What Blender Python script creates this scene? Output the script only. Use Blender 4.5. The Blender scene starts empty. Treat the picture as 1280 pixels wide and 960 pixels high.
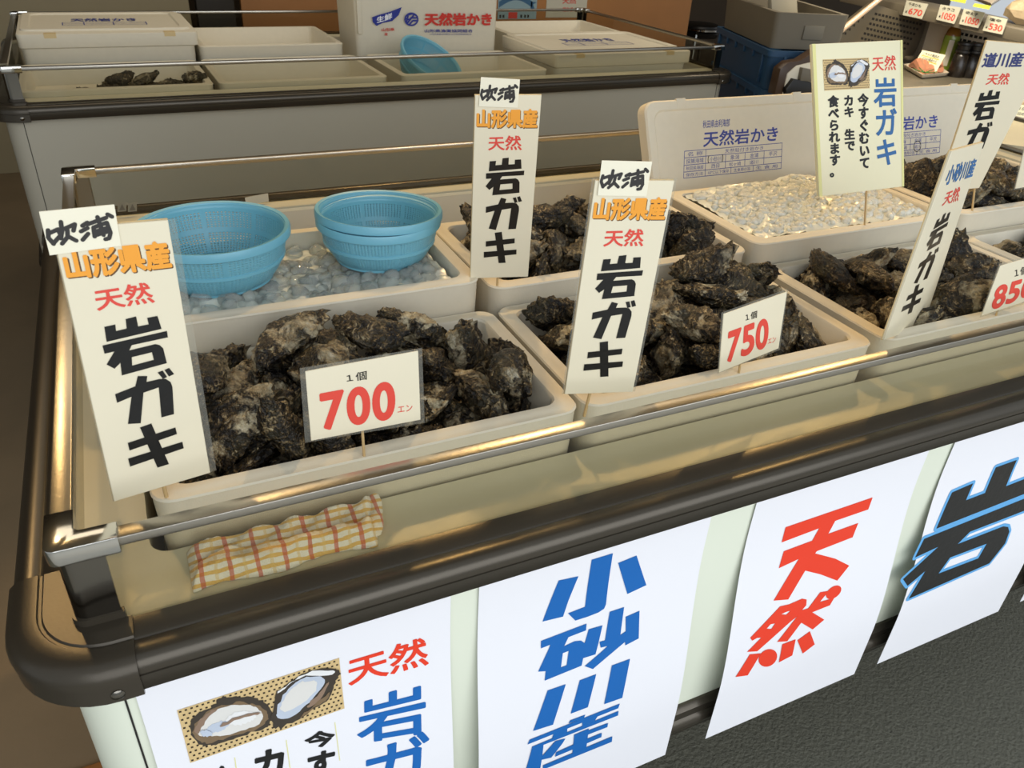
import bpy, bmesh, math, random
from mathutils import Vector, Matrix, noise as mn

# ------------------------------------------------------------------ camera, light, exposure
SC = bpy.context.scene
COL = SC.collection
FPX = 986.0                                     # focal length in pixels of the 1280 px wide frame
cam_d = bpy.data.cameras.new('camera')
cam_d.sensor_width = 36.0
cam_d.lens = FPX / 1280.0 * 36.0
cam_d.clip_start = 0.02
cam = bpy.data.objects.new('camera', cam_d)
COL.objects.link(cam)
CAM = Vector((0.2, -0.5333, 1.45))

def vp_dir(px, py):
    return Vector((px - 640.0, -(py - 480.0), -FPX)).normalized()
_X = vp_dir(2985, 8)
_Z = -vp_dir(544, 2064)
_Z = (_Z - _X * _X.dot(_Z)).normalized()
_Y = _Z.cross(_X)
ROT = Matrix((_X, _Y, _Z))                      # camera axes -> world
cam.matrix_world = Matrix.Translation(CAM) @ ROT.to_4x4()
SC.camera = cam
cam_d.dof.use_dof = True
cam_d.dof.focus_distance = 1.05
cam_d.dof.aperture_fstop = 18.0

def ray(px, py):
    return ROT @ Vector(((px - 640.0) / FPX, -(py - 480.0) / FPX, -1.0))
def at(px, py, x=None, y=None, z=None):
    """point of the real plane x=, y= or z= that the photo shows at a pixel"""
    r = ray(px, py)
    if x is not None: t = (x - CAM.x) / r.x
    elif y is not None: t = (y - CAM.y) / r.y
    else: t = (z - CAM.z) / r.z
    return CAM + r * t

world = bpy.data.worlds.new('world'); SC.world = world
world.use_nodes = True
bgn = world.node_tree.nodes['Background']
bgn.inputs['Color'].default_value = (0.86, 0.93, 1.0, 1)
bgn.inputs['Strength'].default_value = 0.65

def lamp(name, kind, loc, energy, color, target=None, size=0.1, size_y=None, spot=None, blend=0.5):
    l = bpy.data.lights.new(name, kind); l.energy = energy; l.color = color
    if kind == 'AREA':
        l.shape = 'RECTANGLE'; l.size = size; l.size_y = size_y or size
    else:
        l.shadow_soft_size = size
    if spot: l.spot_size = math.radians(spot); l.spot_blend = blend
    o = bpy.data.objects.new(name, l); COL.objects.link(o); o.location = loc
    if target is not None:
        o.rotation_euler = (Vector(target) - Vector(loc)).to_track_quat('-Z', 'Y').to_euler()
    return o
WARM = (1.0, 0.65, 0.27)
lamp('spot_lamp', 'SPOT', (-0.30, 1.75, 2.5), 36, WARM, (0.35, 0.35, 0.95), 0.05, spot=75)
lamp('spot_lamp', 'SPOT', (1.10, 1.70, 2.5), 59, WARM, (1.0, 0.40, 0.95), 0.05, spot=80)
lamp('spot_lamp', 'SPOT', (2.60, 1.60, 2.5), 59, WARM, (2.2, 0.40, 0.95), 0.05, spot=80)
lamp('spot_lamp', 'SPOT', (4.4, 2.2, 2.6), 60, (1.0, 0.85, 0.66), (3.8, 2.1, 0.9), 0.08, spot=90)
lamp('daylight', 'AREA', (1.0, -2.6, 1.9), 88, (0.93, 0.96, 1.0), (1.0, 0.0, 0.55), 5.0, 2.2)
lamp('showcase_fill', 'AREA', (3.0, 1.7, 1.75), 16, (1.0, 0.88, 0.68), (3.75, 2.05, 0.92), 0.5, 0.12)  # fill light added to brighten the showcase back and its cards
lamp('hall_light', 'AREA', (1.2, 2.6, 2.75), 22, (1.0, 0.86, 0.66), (1.2, 2.6, 0.0), 3.5, 1.2)

SC.view_settings.view_transform = 'Standard'
SC.view_settings.look = 'None'
SC.view_settings.gamma = 1.0
SC.view_settings.use_curve_mapping = False
SC.view_settings.exposure = 0.0

# ------------------------------------------------------------------ helpers
def srgb(r, g, b):
    f = lambda c: (c / 255) / 12.92 if c / 255 <= 0.04045 else ((c / 255 + 0.055) / 1.055) ** 2.4
    return (f(r), f(g), f(b), 1)

MATS = {}
def mat(name, col, rough=0.6, metal=0.0, spec=0.5, noise=0.0, nscale=30.0, bump=0.0, bscale=60.0, trans=0.0, coat=0.0, sss=0.0):
    m = bpy.data.materials.new(name); m.use_nodes = True
    nt = m.node_tree; b = nt.nodes['Principled BSDF']
    c = srgb(*col)
    b.inputs['Base Color'].default_value = c
    b.inputs['Roughness'].default_value = rough
    b.inputs['Metallic'].default_value = metal
    b.inputs['Specular IOR Level'].default_value = spec
    b.inputs['Coat Weight'].default_value = coat
    b.inputs['Coat Roughness'].default_value = 0.08
    if trans: b.inputs['Transmission Weight'].default_value = trans
    if sss:
        b.inputs['Subsurface Weight'].default_value = sss
        b.inputs['Subsurface Radius'].default_value = (0.01, 0.008, 0.006)
    if noise or bump:
        tc = nt.nodes.new('ShaderNodeTexCoord')
    if noise:
        n = nt.nodes.new('ShaderNodeTexNoise'); n.inputs['Scale'].default_value = nscale
        n.inputs['Detail'].default_value = 5
        nt.links.new(tc.outputs['Object'], n.inputs['Vector'])
        mx = nt.nodes.new('ShaderNodeMix'); mx.data_type = 'RGBA'
        mx.inputs[6].default_value = tuple(v * (1 - noise) for v in c[:3]) + (1,)
        mx.inputs[7].default_value = tuple(min(1, v * (1 + noise * 0.6)) for v in c[:3]) + (1,)
        nt.links.new(n.outputs['Fac'], mx.inputs[0])
        nt.links.new(mx.outputs[2], b.inputs['Base Color'])
    if bump:
        n2 = nt.nodes.new('ShaderNodeTexNoise'); n2.inputs['Scale'].default_value = bscale
        n2.inputs['Detail'].default_value = 4
        nt.links.new(tc.outputs['Object'], n2.inputs['Vector'])
        bp = nt.nodes.new('ShaderNodeBump'); bp.inputs['Strength'].default_value = bump
        bp.inputs['Distance'].default_value = 0.004
        nt.links.new(n2.outputs['Fac'], bp.inputs['Height'])
        nt.links.new(bp.outputs['Normal'], b.inputs['Normal'])
    MATS[name] = m
    return m

def glass_mat(name, tint=(0.93, 0.96, 0.94), refl=0.9):
    m = bpy.data.materials.new(name); m.use_nodes = True
    nt = m.node_tree; nt.nodes.clear()
    out = nt.nodes.new('ShaderNodeOutputMaterial')
    t = nt.nodes.new('ShaderNodeBsdfTransparent'); t.inputs[0].default_value = (*tint, 1)
    g = nt.nodes.new('ShaderNodeBsdfGlossy'); g.inputs['Roughness'].default_value = 0.03
    f = nt.nodes.new('ShaderNodeFresnel'); f.inputs[0].default_value = 1.38
    ml = nt.nodes.new('ShaderNodeMath'); ml.operation = 'MULTIPLY'; ml.inputs[1].default_value = refl
    mx = nt.nodes.new('ShaderNodeMixShader')
    geo = nt.nodes.new('ShaderNodeNewGeometry'); inv = nt.nodes.new('ShaderNodeMath'); inv.operation = 'SUBTRACT'; inv.inputs[0].default_value = refl
    nt.links.new(geo.outputs['Backfacing'], inv.inputs[1]); inv.use_clamp = True      # only the outer faces reflect
    nt.links.new(inv.outputs[0], ml.inputs[1])
    nt.links.new(f.outputs[0], ml.inputs[0]); nt.links.new(ml.outputs[0], mx.inputs[0])
    nt.links.new(t.outputs[0], mx.inputs[1]); nt.links.new(g.outputs[0], mx.inputs[2])
    nt.links.new(mx.outputs[0], out.inputs[0])
    MATS[name] = m
    return m

class MB:
    """collects vertices and faces in world (or thing) space"""
    def __init__(s): s.v = []; s.f = []
    def add(s, vs, fs):
        k = len(s.v); s.v += [Vector(p) for p in vs]; s.f += [tuple(i + k for i in f) for f in fs]
    def box(s, x0, x1, y0, y1, z0, z1):
        s.add([(x0,y0,z0),(x1,y0,z0),(x1,y1,z0),(x0,y1,z0),(x0,y0,z1),(x1,y0,z1),(x1,y1,z1),(x0,y1,z1)],
              [(3,2,1,0),(4,5,6,7),(0,1,5,4),(1,2,6,5),(2,3,7,6),(3,0,4,7)])
    def loft(s, loops, cap0=False, cap1=False, closed=True):
        n = len(loops[0]); k = len(s.v)
        for l in loops: s.v += [Vector(p) for p in l]
        for a in range(len(loops) - 1):
            for i in range(n if closed else n - 1):
                j = (i + 1) % n
                s.f.append((k + a*n + i, k + a*n + j, k + (a+1)*n + j, k + (a+1)*n + i))
        if cap0: s.f.append(tuple(k + i for i in reversed(range(n))))
        if cap1: s.f.append(tuple(k + (len(loops)-1)*n + i for i in range(n)))
    def tube(s, pts, r, n=8, cap=True):
        pts = [Vector(p) for p in pts]; loops = []
        up = Vector((0, 0, 1))
        for i, p in enumerate(pts):
            d = (pts[min(i+1, len(pts)-1)] - pts[max(i-1, 0)]).normalized()
            a = d.cross(up if abs(d.z) < 0.9 else Vector((1, 0, 0))).normalized(); b = d.cross(a)
            rr = r[i] if isinstance(r, (list, tuple)) else r
            loops.append([p + a*rr*math.cos(q*2*math.pi/n) + b*rr*math.sin(q*2*math.pi/n) for q in range(n)])
        s.loft(loops, cap, cap)
    def lathe(s, prof, c=(0,0,0), n=32, cap0=False, cap1=False):
        s.loft([[(c[0]+r*math.cos(2*math.pi*i/n), c[1]+r*math.sin(2*math.pi*i/n), c[2]+z) for i in range(n)] for r, z in prof], cap0, cap1)
    def prism(s, poly, vec):
        """planar polygon (list of 3D points) extruded by vec"""
        n = len(poly); vec = Vector(vec)
        s.add([Vector(p) for p in poly] + [Vector(p) + vec for p in poly],
              [tuple(range(n)), tuple(reversed(range(n, 2*n)))] + [(i, i+n, (i+1) % n + n, (i+1) % n) for i in range(n)])

def origin_of(o):
    p = Vector((0, 0, 0))
    while o is not None: p = p + o.location; o = o.parent
    return p

def obj(name, mb, m, parent=None, smooth=False, bevel=0.0, seg=2, loc=None, sharp=35, recalc=True):
    """one mesh object from world-space geometry; its origin sits at loc, or at the parent's origin"""
    me = bpy.data.meshes.new(name)
    base = origin_of(parent) if parent else Vector(loc if loc is not None else (0, 0, 0))
    me.from_pydata([tuple(p - base) for p in mb.v], [], mb.f)
    bm = bmesh.new(); bm.from_mesh(me)
    if recalc: bmesh.ops.recalc_face_normals(bm, faces=bm.faces)
    if bevel:
        bmesh.ops.remove_doubles(bm, verts=bm.verts, dist=1e-6)
        ed = [e for e in bm.edges if len(e.link_faces) == 2 and e.calc_face_angle(0) > math.radians(30)]
        bmesh.ops.bevel(bm, geom=ed, offset=bevel, segments=seg, affect='EDGES', clamp_overlap=True, profile=0.5)
    bm.to_mesh(me); bm.free()
    me.materials.append(m)
    if smooth or bevel:
        me.polygons.foreach_set('use_smooth', [True] * len(me.polygons))
        me.set_sharp_from_angle(angle=math.radians(sharp))
    o = bpy.data.objects.new(name, me); COL.objects.link(o)
    if parent: o.parent = parent
    else: o.location = base
    return o

def tag(o, label, cat, group=None, kind=None):
    o['label'] = label; o['category'] = cat
    if group: o['group'] = group
    if kind: o['kind'] = kind
    return o
def thing(name, loc, label, cat, group=None):
    o = bpy.data.objects.new(name, None); COL.objects.link(o); o.location = loc
    o.empty_display_size = 0.05
    return tag(o, label, cat, group)
def struct(name, mb, m, loc=None, **k):
    o = obj(name, mb, m, None, loc=loc, **k); o['kind'] = 'structure'; return o
def dup(o, loc=None, rot=None, parent=None, label=None, group=None):
    c = o.copy(); COL.objects.link(c)
    if parent: c.parent = parent
    if loc is not None: c.location = loc
    if rot is not None: c.rotation_euler = rot
    if label: c['label'] = label
    if group: c['group'] = group
    for ch in list(o.children): dup(ch, parent=c)
    return c

def rrect(x0, x1, y0, y1, r, z, n=5):
    pts = []
    for cx, cy, a0 in ((x1-r, y0+r, -90), (x1-r, y1-r, 0), (x0+r, y1-r, 90), (x0+r, y0+r, 180)):
        for i in range(n + 1):
            a = math.radians(a0 + 90 * i / n); pts.append((cx + r*math.cos(a), cy + r*math.sin(a), z))
    return pts

# ------------------------------------------------------------------ lettering
_glyphs = {}
def glyphs(s, off=0.0):
    """outline of a string in em units; off thickens every stroke by a band along its edge"""
    k = (s, off)
    if k not in _glyphs:
        cu = bpy.data.curves.new('t', 'FONT'); cu.body = s; cu.fill_mode = 'FRONT'; cu.resolution_u = 8 if s[0].isdigit() else 4
        o = bpy.data.objects.new('t', cu); COL.objects.link(o)
        dg = bpy.context.evaluated_depsgraph_get()
        me = bpy.data.meshes.new_from_object(o.evaluated_get(dg))
        V = [(v.co.x, v.co.y) for v in me.vertices]; F = [tuple(p.vertices) for p in me.polygons]
        if off > 0:
            bm = bmesh.new(); bm.from_mesh(me); bmesh.ops.remove_doubles(bm, verts=bm.verts, dist=1e-5)
            for e in bm.edges:
                if len(e.link_faces) != 1: continue
                (ax, ay), (bx, by) = [tuple(v.co[:2]) for v in e.verts]
                d = math.hypot(bx-ax, by-ay)
                if d < 1e-6: continue
                ux, uy = (bx-ax)/d*off, (by-ay)/d*off; n = len(V)
                V += [(ax-uy-ux*.4, ay+ux-uy*.4), (bx-uy+ux*.4, by+ux+uy*.4), (bx+ux, by+uy), (bx+uy+ux*.4, by-ux+uy*.4), (ax+uy-ux*.4, ay-ux-uy*.4), (ax-ux, ay-uy)]
                V[n:] = [(a_, b_, -0.00002 - 0.000004*((n//6) % 30)) for a_, b_ in V[n:]]
                F.append((n, n+1, n+2, n+3, n+4, n+5))
            bm.free()
        _glyphs[k] = (V, F)
        bpy.data.objects.remove(o); bpy.data.curves.remove(cu); bpy.data.meshes.remove(me)
    return _glyphs[k]
def fill(polys):
    """flat polygons with holes -> triangulated 2D mesh"""
    cu = bpy.data.curves.new('t', 'CURVE'); cu.dimensions = '2D'; cu.fill_mode = 'BOTH'
    for p in polys:
        sp = cu.splines.new('POLY'); sp.points.add(len(p) - 1); sp.use_cyclic_u = True
        for q, (x, y) in zip(sp.points, p): q.co = (x, y, 0, 1)
    o = bpy.data.objects.new('t', cu); COL.objects.link(o)
    dg = bpy.context.evaluated_depsgraph_get()
    me = bpy.data.meshes.new_from_object(o.evaluated_get(dg))
    r = ([(v.co.x, v.co.y) for v in me.vertices], [tuple(p.vertices) for p in me.polygons])
    bpy.data.objects.remove(o); bpy.data.curves.remove(cu); bpy.data.meshes.remove(me)
    return r
def strokes(lines, w, closed=False):
    """pen strokes of width w: quads plus round joints"""
    V = []; F = []
    for ln in lines:
        ww = w
        if isinstance(ln, tuple): ww, ln = ln
        pts = list(ln) + ([ln[0]] if closed else [])
        for (ax, ay), (bx, by) in zip(pts, pts[1:]):
            d = math.hypot(bx-ax, by-ay) or 1; nx, ny = -(by-ay)/d*ww/2, (bx-ax)/d*ww/2
            k = len(V); e = 0.000003*(len(F) % 60); V += [(ax+nx, ay+ny, e), (bx+nx, by+ny, e), (bx-nx, by-ny, e), (ax-nx, ay-ny, e)]; F.append((k, k+1, k+2, k+3))
        for (ax, ay) in pts:
            k = len(V); e = 0.000003*(len(F) % 60); V += [(ax + ww/2*math.cos(q*math.pi/5), ay + ww/2*math.sin(q*math.pi/5), e) for q in range(10)]
            F.append(tuple(range(k, k+10)))
    return V, F
def ellipse(cx, cy, rx, ry, rot=0, n=20):
    c, s = math.cos(math.radians(rot)), math.sin(math.radians(rot))
    return [(cx + rx*math.cos(t)*c - ry*math.sin(t)*s, cy + rx*math.cos(t)*s + ry*math.sin(t)*c) for t in (2*math.pi*i/n for i in range(n))]

class Plane:
    """a flat face in the place, with (u, v) metres on it; px() finds the point the photo shows at a pixel"""
    def __init__(s, p, n):
        s.p = Vector(p); s.n = Vector(n).normalized()
        s.U = Vector((0, 0, 1)).cross(s.n).normalized(); s.V = s.n.cross(s.U)
    def px(s, x, y):
        r = ray(x, y); q = CAM + r * ((s.p - CAM).dot(s.n) / r.dot(s.n))
        return ((q - s.p).dot(s.U), (q - s.p).dot(s.V))
    def w(s, u, v, h=0.0): return s.p + s.U*u + s.V*v + s.n*h

def bil(q, a, b):
    """a right, b down in quad TL TR BR BL"""
    (x0,y0),(x1,y1),(x2,y2),(x3,y3) = q
    return ((x0*(1-a)+x1*a)*(1-b) + (x3*(1-a)+x2*a)*b, (y0*(1-a)+y1*a)*(1-b) + (y3*(1-a)+y2*a)*b)
def put(mb, pl, shape, f, h):
    """shape (verts2D, faces) -> f(x,y) = (u,v) on plane pl at height h"""
    V, F = shape
    W = [(pl.w(*f(p[0], p[1]), h) if not callable(h) else h(*f(p[0], p[1]))) + pl.n * (p[2] if len(p) > 2 else 0.0) for p in V]
    F2 = []
    for t in F:                                    # every face turned to the front
        p = [W[i] for i in t]
        nrm = Vector((0, 0, 0))
        for i in range(len(p)): nrm += p[i].cross(p[(i+1) % len(p)])
        F2.append(t if nrm.dot(pl.n) > 0 else tuple(reversed(t)))
    mb.add(W, F2)
def text_q(mb, pl, s, quad, off=0.0, h=0.0006, em=False):
    """string s into the (u,v) quad TL TR BR BL (ink box, or em box)"""
    V, F = glyphs(s, off)
    if em: x0, x1, y0, y1 = 0.0, 1.0, -0.12, 0.88
    else:
        xs = [v[0] for v in V]; ys = [v[1] for v in V]; x0, x1, y0, y1 = min(xs), max(xs), min(ys), max(ys)
    put(mb, pl, (V, F), lambda x, y: bil(quad, (x-x0)/(x1-x0), (y1-y)/(y1-y0)), h)
def column_q(mb, pl, s, quad, off=0.0, h=0.0006):
    n = len(s)
    for i, ch in enumerate(s):
        if ch == ' ': continue
        q = [bil(quad, a, b) for a, b in ((0, i/n), (1, i/n), (1, (i+1)/n), (0, (i+1)/n))]
        text_q(mb, pl, ch, q, off, h, em=True)

# ------------------------------------------------------------------ materials
M = MATS
mat('foam', (219, 211, 190), 0.75, noise=0.05, nscale=60, bump=0.12, bscale=700)
mat('foam_print', (60, 72, 150), 0.7)
mat('cream_panel', (226, 231, 212), 0.35, noise=0.03, nscale=4)
mat('grey_panel', (178, 172, 154), 0.4, noise=0.03, nscale=4)
mat('bumper', (72, 66, 56), 0.30, 0.55, spec=0.6, noise=0.12, nscale=8, bump=0.03, bscale=300)
mat('cap', (66, 60, 50), 0.32, 0.4, spec=0.4, bump=0.03, bscale=300)
mat('chrome', (205, 203, 196), 0.12, 1.0, bump=0.03, bscale=60)
mat('chrome_dark', (120, 116, 108), 0.14, 1.0, bump=0.02, bscale=60)
mat('brushed', (176, 170, 158), 0.30, 1.0, bump=0.05, bscale=200)
mat('ledge', (216, 210, 184), 0.4, noise=0.05, nscale=12)
mat('tub', (196, 192, 176), 0.5, noise=0.06, nscale=10)
mat('dark_gap', (28, 26, 22), 0.8)
glass_mat('glass', (0.85, 0.84, 0.79))
glass_mat('film', (0.96, 0.96, 0.94), 1.0)
def milky(m, amt):
    nt = m.node_tree; out = next(n for n in nt.nodes if n.type == 'OUTPUT_MATERIAL'); src = out.inputs[0].links[0].from_socket
    d = nt.nodes.new('ShaderNodeBsdfDiffuse'); d.inputs[0].default_value = srgb(200, 198, 186); x = nt.nodes.new('ShaderNodeMixShader'); x.inputs[0].default_value = amt
    nt.links.new(src, x.inputs[1]); nt.links.new(d.outputs[0], x.inputs[2]); nt.links.new(x.outputs[0], out.inputs[0])
milky(M['film'], 0.10)
mat('paper', (226, 217, 190), 0.45, noise=0.02, nscale=20, bump=0.03, bscale=40)
mat('paper_white', (236, 236, 240), 0.5, noise=0.01, nscale=10)
mat('paper_note', (236, 230, 206), 0.6)
mat('paper_yellow', (238, 232, 196), 0.4)
mat('card', (214, 190, 140), 0.7)
mat('ink_black', (18, 18, 18), 0.3, bump=0.15, bscale=90)
mat('ink_grey', (48, 46, 44), 0.7)
mat('ink_orange', (238, 160, 50), 0.5)
mat('ink_brown', (96, 66, 30), 0.6)
mat('ink_red', (220, 72, 58), 0.5)
mat('ink_red_bright', (232, 58, 28), 0.5)
mat('ink_blue', (0, 98, 176), 0.5)
mat('ink_blue_soft', (44, 102, 158), 0.5)
mat('ink_navy', (50, 58, 110), 0.5)
mat('ink_sky', (96, 168, 222), 0.5)
mat('wood_stick', (200, 170, 120), 0.6, noise=0.15, nscale=40)
mat('colander', (112, 176, 196), 0.35, noise=0.05, nscale=30, sss=0.1)
mat('concrete', (126, 110, 86), 0.75, noise=0.22, nscale=5, bump=0.15, bscale=60)
mat('asphalt', (98, 97, 84), 0.6, noise=0.35, nscale=60, bump=0.9, bscale=140)
mat('plank', (150, 100, 52), 0.6, noise=0.2, nscale=12)
mat('black_plastic', (24, 22, 20), 0.4)
mat('debris', (30, 28, 18), 0.6)
# ------------------------------------------------------------------ setting
fl = MB(); fl.box(-4, 9, 0.58, 7, -0.08, 0.0)
struct('floor', fl, M['concrete'])
fp = MB(); fp.box(-4, 9, -5, -0.45, -0.08, 0.004)
struct('floor_bounce', fp, mat('bounce_ground', (176, 176, 170), 0.8, noise=0.12, nscale=8, bump=0.2, bscale=80))  # unseen pale ground, added for the rail to mirror and to bounce daylight
fa = MB(); fa.box(-4, 9, -0.45, 0.50, -0.08, 0.0)
struct('floor_street', fa, M['asphalt'])
ts = MB(); ts.box(-4, 9, 0.50, 0.58, -0.08, 0.006)
struct('trim_1', ts, M['plank'], bevel=0.003)
cl = MB(); cl.box(-4, 9, -0.1, 7, 2.9, 3.0)
struct('ceiling', cl, mat('ceiling', (150, 140, 120), 0.9))
bw = MB(); bw.box(-4, 9, 6.4, 6.5, 0, 2.9)
struct('wall_back', bw, mat('wall_back', (70, 56, 38), 0.8, noise=0.25, nscale=2))
lw = MB(); lw.box(-4, -3.9, 0.58, 6.4, 0, 2.9)
struct('wall_left', lw, mat('wall_left', (150, 138, 112), 0.85))

# ------------------------------------------------------------------ flat island display case
RAILZ = 0.993; TOPZ = 0.904
def sweep_rect(mb, prof, x0, x1, y0, y1, r, n=8):
    """profile (outward d, z) swept around a rounded rectangle"""
    path = []
    for cx, cy, a0 in ((x1-r, y0+r, -90), (x1-r, y1-r, 0), (x0+r, y1-r, 90), (x0+r, y0+r, 180)):
        for i in range(n + 1):
            a = math.radians(a0 + 90*i/n)
            path.append((cx + r*math.cos(a), cy + r*math.sin(a), math.cos(a), math.sin(a)))
    loops = [[(px + nx*d, py + ny*d, z) for px, py, nx, ny in path] for d, z in prof]
    loops.append(loops[0])
    mb.loft(loops)
def display_case(loc, label, LX, LY, panel, inset=0.085):
    """origin: front left corner of the panel's footprint on the floor"""
    ox, oy, _ = loc
    t = thing('display_case', loc, label, 'display case')
    X0, X1, Y0, Y1 = ox, ox + LX, oy, oy + LY
    b = MB()                                                   # painted body shell
    b.loft([rrect(X0, X1, Y0, Y1, 0.05, 0.415, 8), rrect(X0, X1, Y0, Y1, 0.05, 0.872, 8)], True, False)
    obj('body_panel', b, panel, t, smooth=True)
    for sx in (X0 + 0.045, X1 - 0.045):                        # seams of the corner posts
        s = MB(); s.box(sx - 0.0008, sx + 0.0008, Y0 - 0.0006, Y0 + 0.002, 0.467, 0.868)
        obj('panel_seam', s, M['dark_gap'], t)
    pr = [(-0.0205, TOPZ), (0.004, TOPZ), (0.0055, TOPZ - 0.0014), (0.007, TOPZ), (0.019, TOPZ), (0.0245, TOPZ - 0.0016), (0.029, TOPZ - 0.006),
          (0.031, TOPZ - 0.012), (0.031, 0.8885), (0.0295, 0.8880), (0.0295, 0.8868), (0.031, 0.8862), (0.031, 0.870), (0.029, 0.8675), (-0.004, 0.8675), (-0.0205, 0.885)]
    bm_ = MB(); sweep_rect(bm_, pr, X0, X1, Y0, Y1, 0.05, 10)
    bo = obj('bumper', bm_, M['bumper'], t, smooth=True, sharp=50)
    for side, (cx0, cx1) in (('l', (X0, X0 + 0.066)), ('r', (X1 - 0.066, X1))):
        for (cy0, cy1, sg) in ((Y0, Y0 + 0.10, 0), (Y1 - 0.10, Y1, 1)):
            path = []
            r = 0.05
            if side == 'l' and not sg: cc, a0, a1, P0, P1 = (X0+r, Y0+r), 180, 270, (X0, cy1, -1, 0), (cx1, Y0, 0, -1)
            elif side == 'r' and not sg: cc, a0, a1, P0, P1 = (X1-r, Y0+r), 360, 270, (X1, cy1, 1, 0), (cx0, Y0, 0, -1)
            elif side == 'l': cc, a0, a1, P0, P1 = (X0+r, Y1-r), 180, 90, (X0, cy0, -1, 0), (cx1, Y1, 0, 1)
            else: cc, a0, a1, P0, P1 = (X1-r, Y1-r), 0, 90, (X1, cy0, 1, 0), (cx0, Y1, 0, 1)
            path.append(P0)
            for i in range(11):
                a = math.radians(a0 + (a1 - a0)*i/10)
                path.append((cc[0] + r*math.cos(a), cc[1] + r*math.sin(a), math.cos(a), math.sin(a)))
            path.append(P1)
            cp = [(-0.0205, TOPZ+0.002), (0.003, TOPZ+0.002), (0.0045, TOPZ + 0.0002), (0.0068, TOPZ + 0.0002), (0.008, TOPZ+0.002), (0.018, TOPZ+0.002), (0.026, TOPZ), (0.0325, TOPZ-0.006),
                  (0.0345, TOPZ-0.013), (0.0345, 0.885), (0.0325, 0.8835), (0.033, 0.866), (0.030, 0.8635), (0.0, 0.8635), (-0.0205, 0.885)]
            c = MB()
            loops = [[(px + nx*d, py + ny*d, z) for d, z in cp] for px, py, nx, ny in path]
            c.loft(loops, True, True)
            co = obj('corner_cap', c, M['cap'], t, smooth=True, sharp=50)
            if not sg:
                k = MB(); sx = X0 + 0.047 if side == 'l' else X1 - 0.047
                k.add([(sx + 0.0055*math.cos(a), Y0 - 0.0332, 0.8745 + 0.0055*math.sin(a)) for a in (i*math.pi/6 for i in range(12))]
                      + [(sx + 0.003*math.cos(a), Y0 - 0.0348, 0.8745 + 0.003*math.sin(a)) for a in (i*math.pi/6 for i in range(12))],
                      [(i, (i+1) % 12, 12 + (i+1) % 12, 12 + i) for i in range(12)] + [tuple(range(12, 24))])
                obj('screw', k, M['chrome_dark'], co, smooth=True)
    bt = MB(); sweep_rect(bt, [(-0.02, 0.470), (0.004, 0.470), (0.006, 0.466), (0.010, 0.462), (0.010, 0.448), (0.015, 0.444), (0.017, 0.436), (0.015, 0.428), (0.011, 0.425), (0.011, 0.416), (0.008, 0.412), (-0.02, 0.412)], X0, X1, Y0, Y1, 0.05, 8)
    obj('bottom_trim', bt, M['bumper'], t, smooth=True, sharp=40)
    un = MB(); un.box(X0 + 0.10, X1 - 0.10, Y0 + 0.08, Y1 - 0.08, 0.30, 0.416)
    obj('undercarriage', un, M['black_plastic'], t)
    for sx in (X0 + 0.22, X1 - 0.22):
        for sy in (Y0 + 0.55, Y1 - 0.16):
            l = MB(); l.tube([(sx, sy, 0.0), (sx, sy, 0.03)], 0.035, 14); l.tube([(sx, sy, 0.03), (sx, sy, 0.31)], 0.02, 12)
            obj('leg', l, M['black_plastic'], t, smooth=True)
    # inner ledge and tub
    g = 0.0208                                                  # glass plane inside the panel plane
    lo = [rrect(X0+g, X1-g, Y0+g, Y1-g, 0.02, 0.899), rrect(X0+inset, X1-inset, Y0+0.098, Y1-0.07, 0.02, 0.899)]
    ld = MB(); ld.loft([rrect(X0+g, X1-g, Y0+g, Y1-g, 0.02, 0.890), lo[0], lo[1], rrect(X0+inset+0.001, X1-inset-0.001, Y0+0.099, Y1-0.071, 0.02, 0.893)])
    obj('inner_ledge', ld, M['ledge'], t, bevel=0)
    tb = MB(); tb.loft([rrect(X0+inset, X1-inset, Y0+0.098, Y1-0.07, 0.02, 0.8935), rrect(X0+inset+0.005, X1-inset-0.005, Y0+0.10, Y1-0.075, 0.02, 0.800)], False, True)
    obj('inner_tub', tb, M['tub'], t)
    # rails, posts, panes
    R0 = 0.021; rx0, rx1, ry0, ry1 = X0 + R0, X1 - R0, Y0 + R0, Y1 - R0
    for (a, c_, d, e) in ((rx0+0.04, rx1-0.04, ry0, ry0+0.016), (rx0+0.04, rx1-0.04, ry1-0.016, ry1), (rx0, rx0+0.017, ry0+0.03, ry1-0.03), (rx1-0.017, rx1, ry0+0.03, ry1-0.03)):
        q = MB(); q.box(a, c_, d, e, RAILZ - 0.0095, RAILZ)
        obj('top_rail', q, M['brushed'], t, bevel=0.0015)
    for (a, c_, d, e) in ((rx0+0.036, rx1-0.036, ry0+0.003, ry0+0.008), (rx0+0.036, rx1-0.036, ry1-0.008, ry1-0.003), (rx0+0.003, rx0+0.008, ry0+0.03, ry1-0.03), (rx1-0.008, rx1-0.003, ry0+0.03, ry1-0.03)):
        q = MB(); q.box(a, c_, d, e, 0.900, RAILZ - 0.007)
        obj('glass_pane', q, M['glass'], t)
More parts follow.
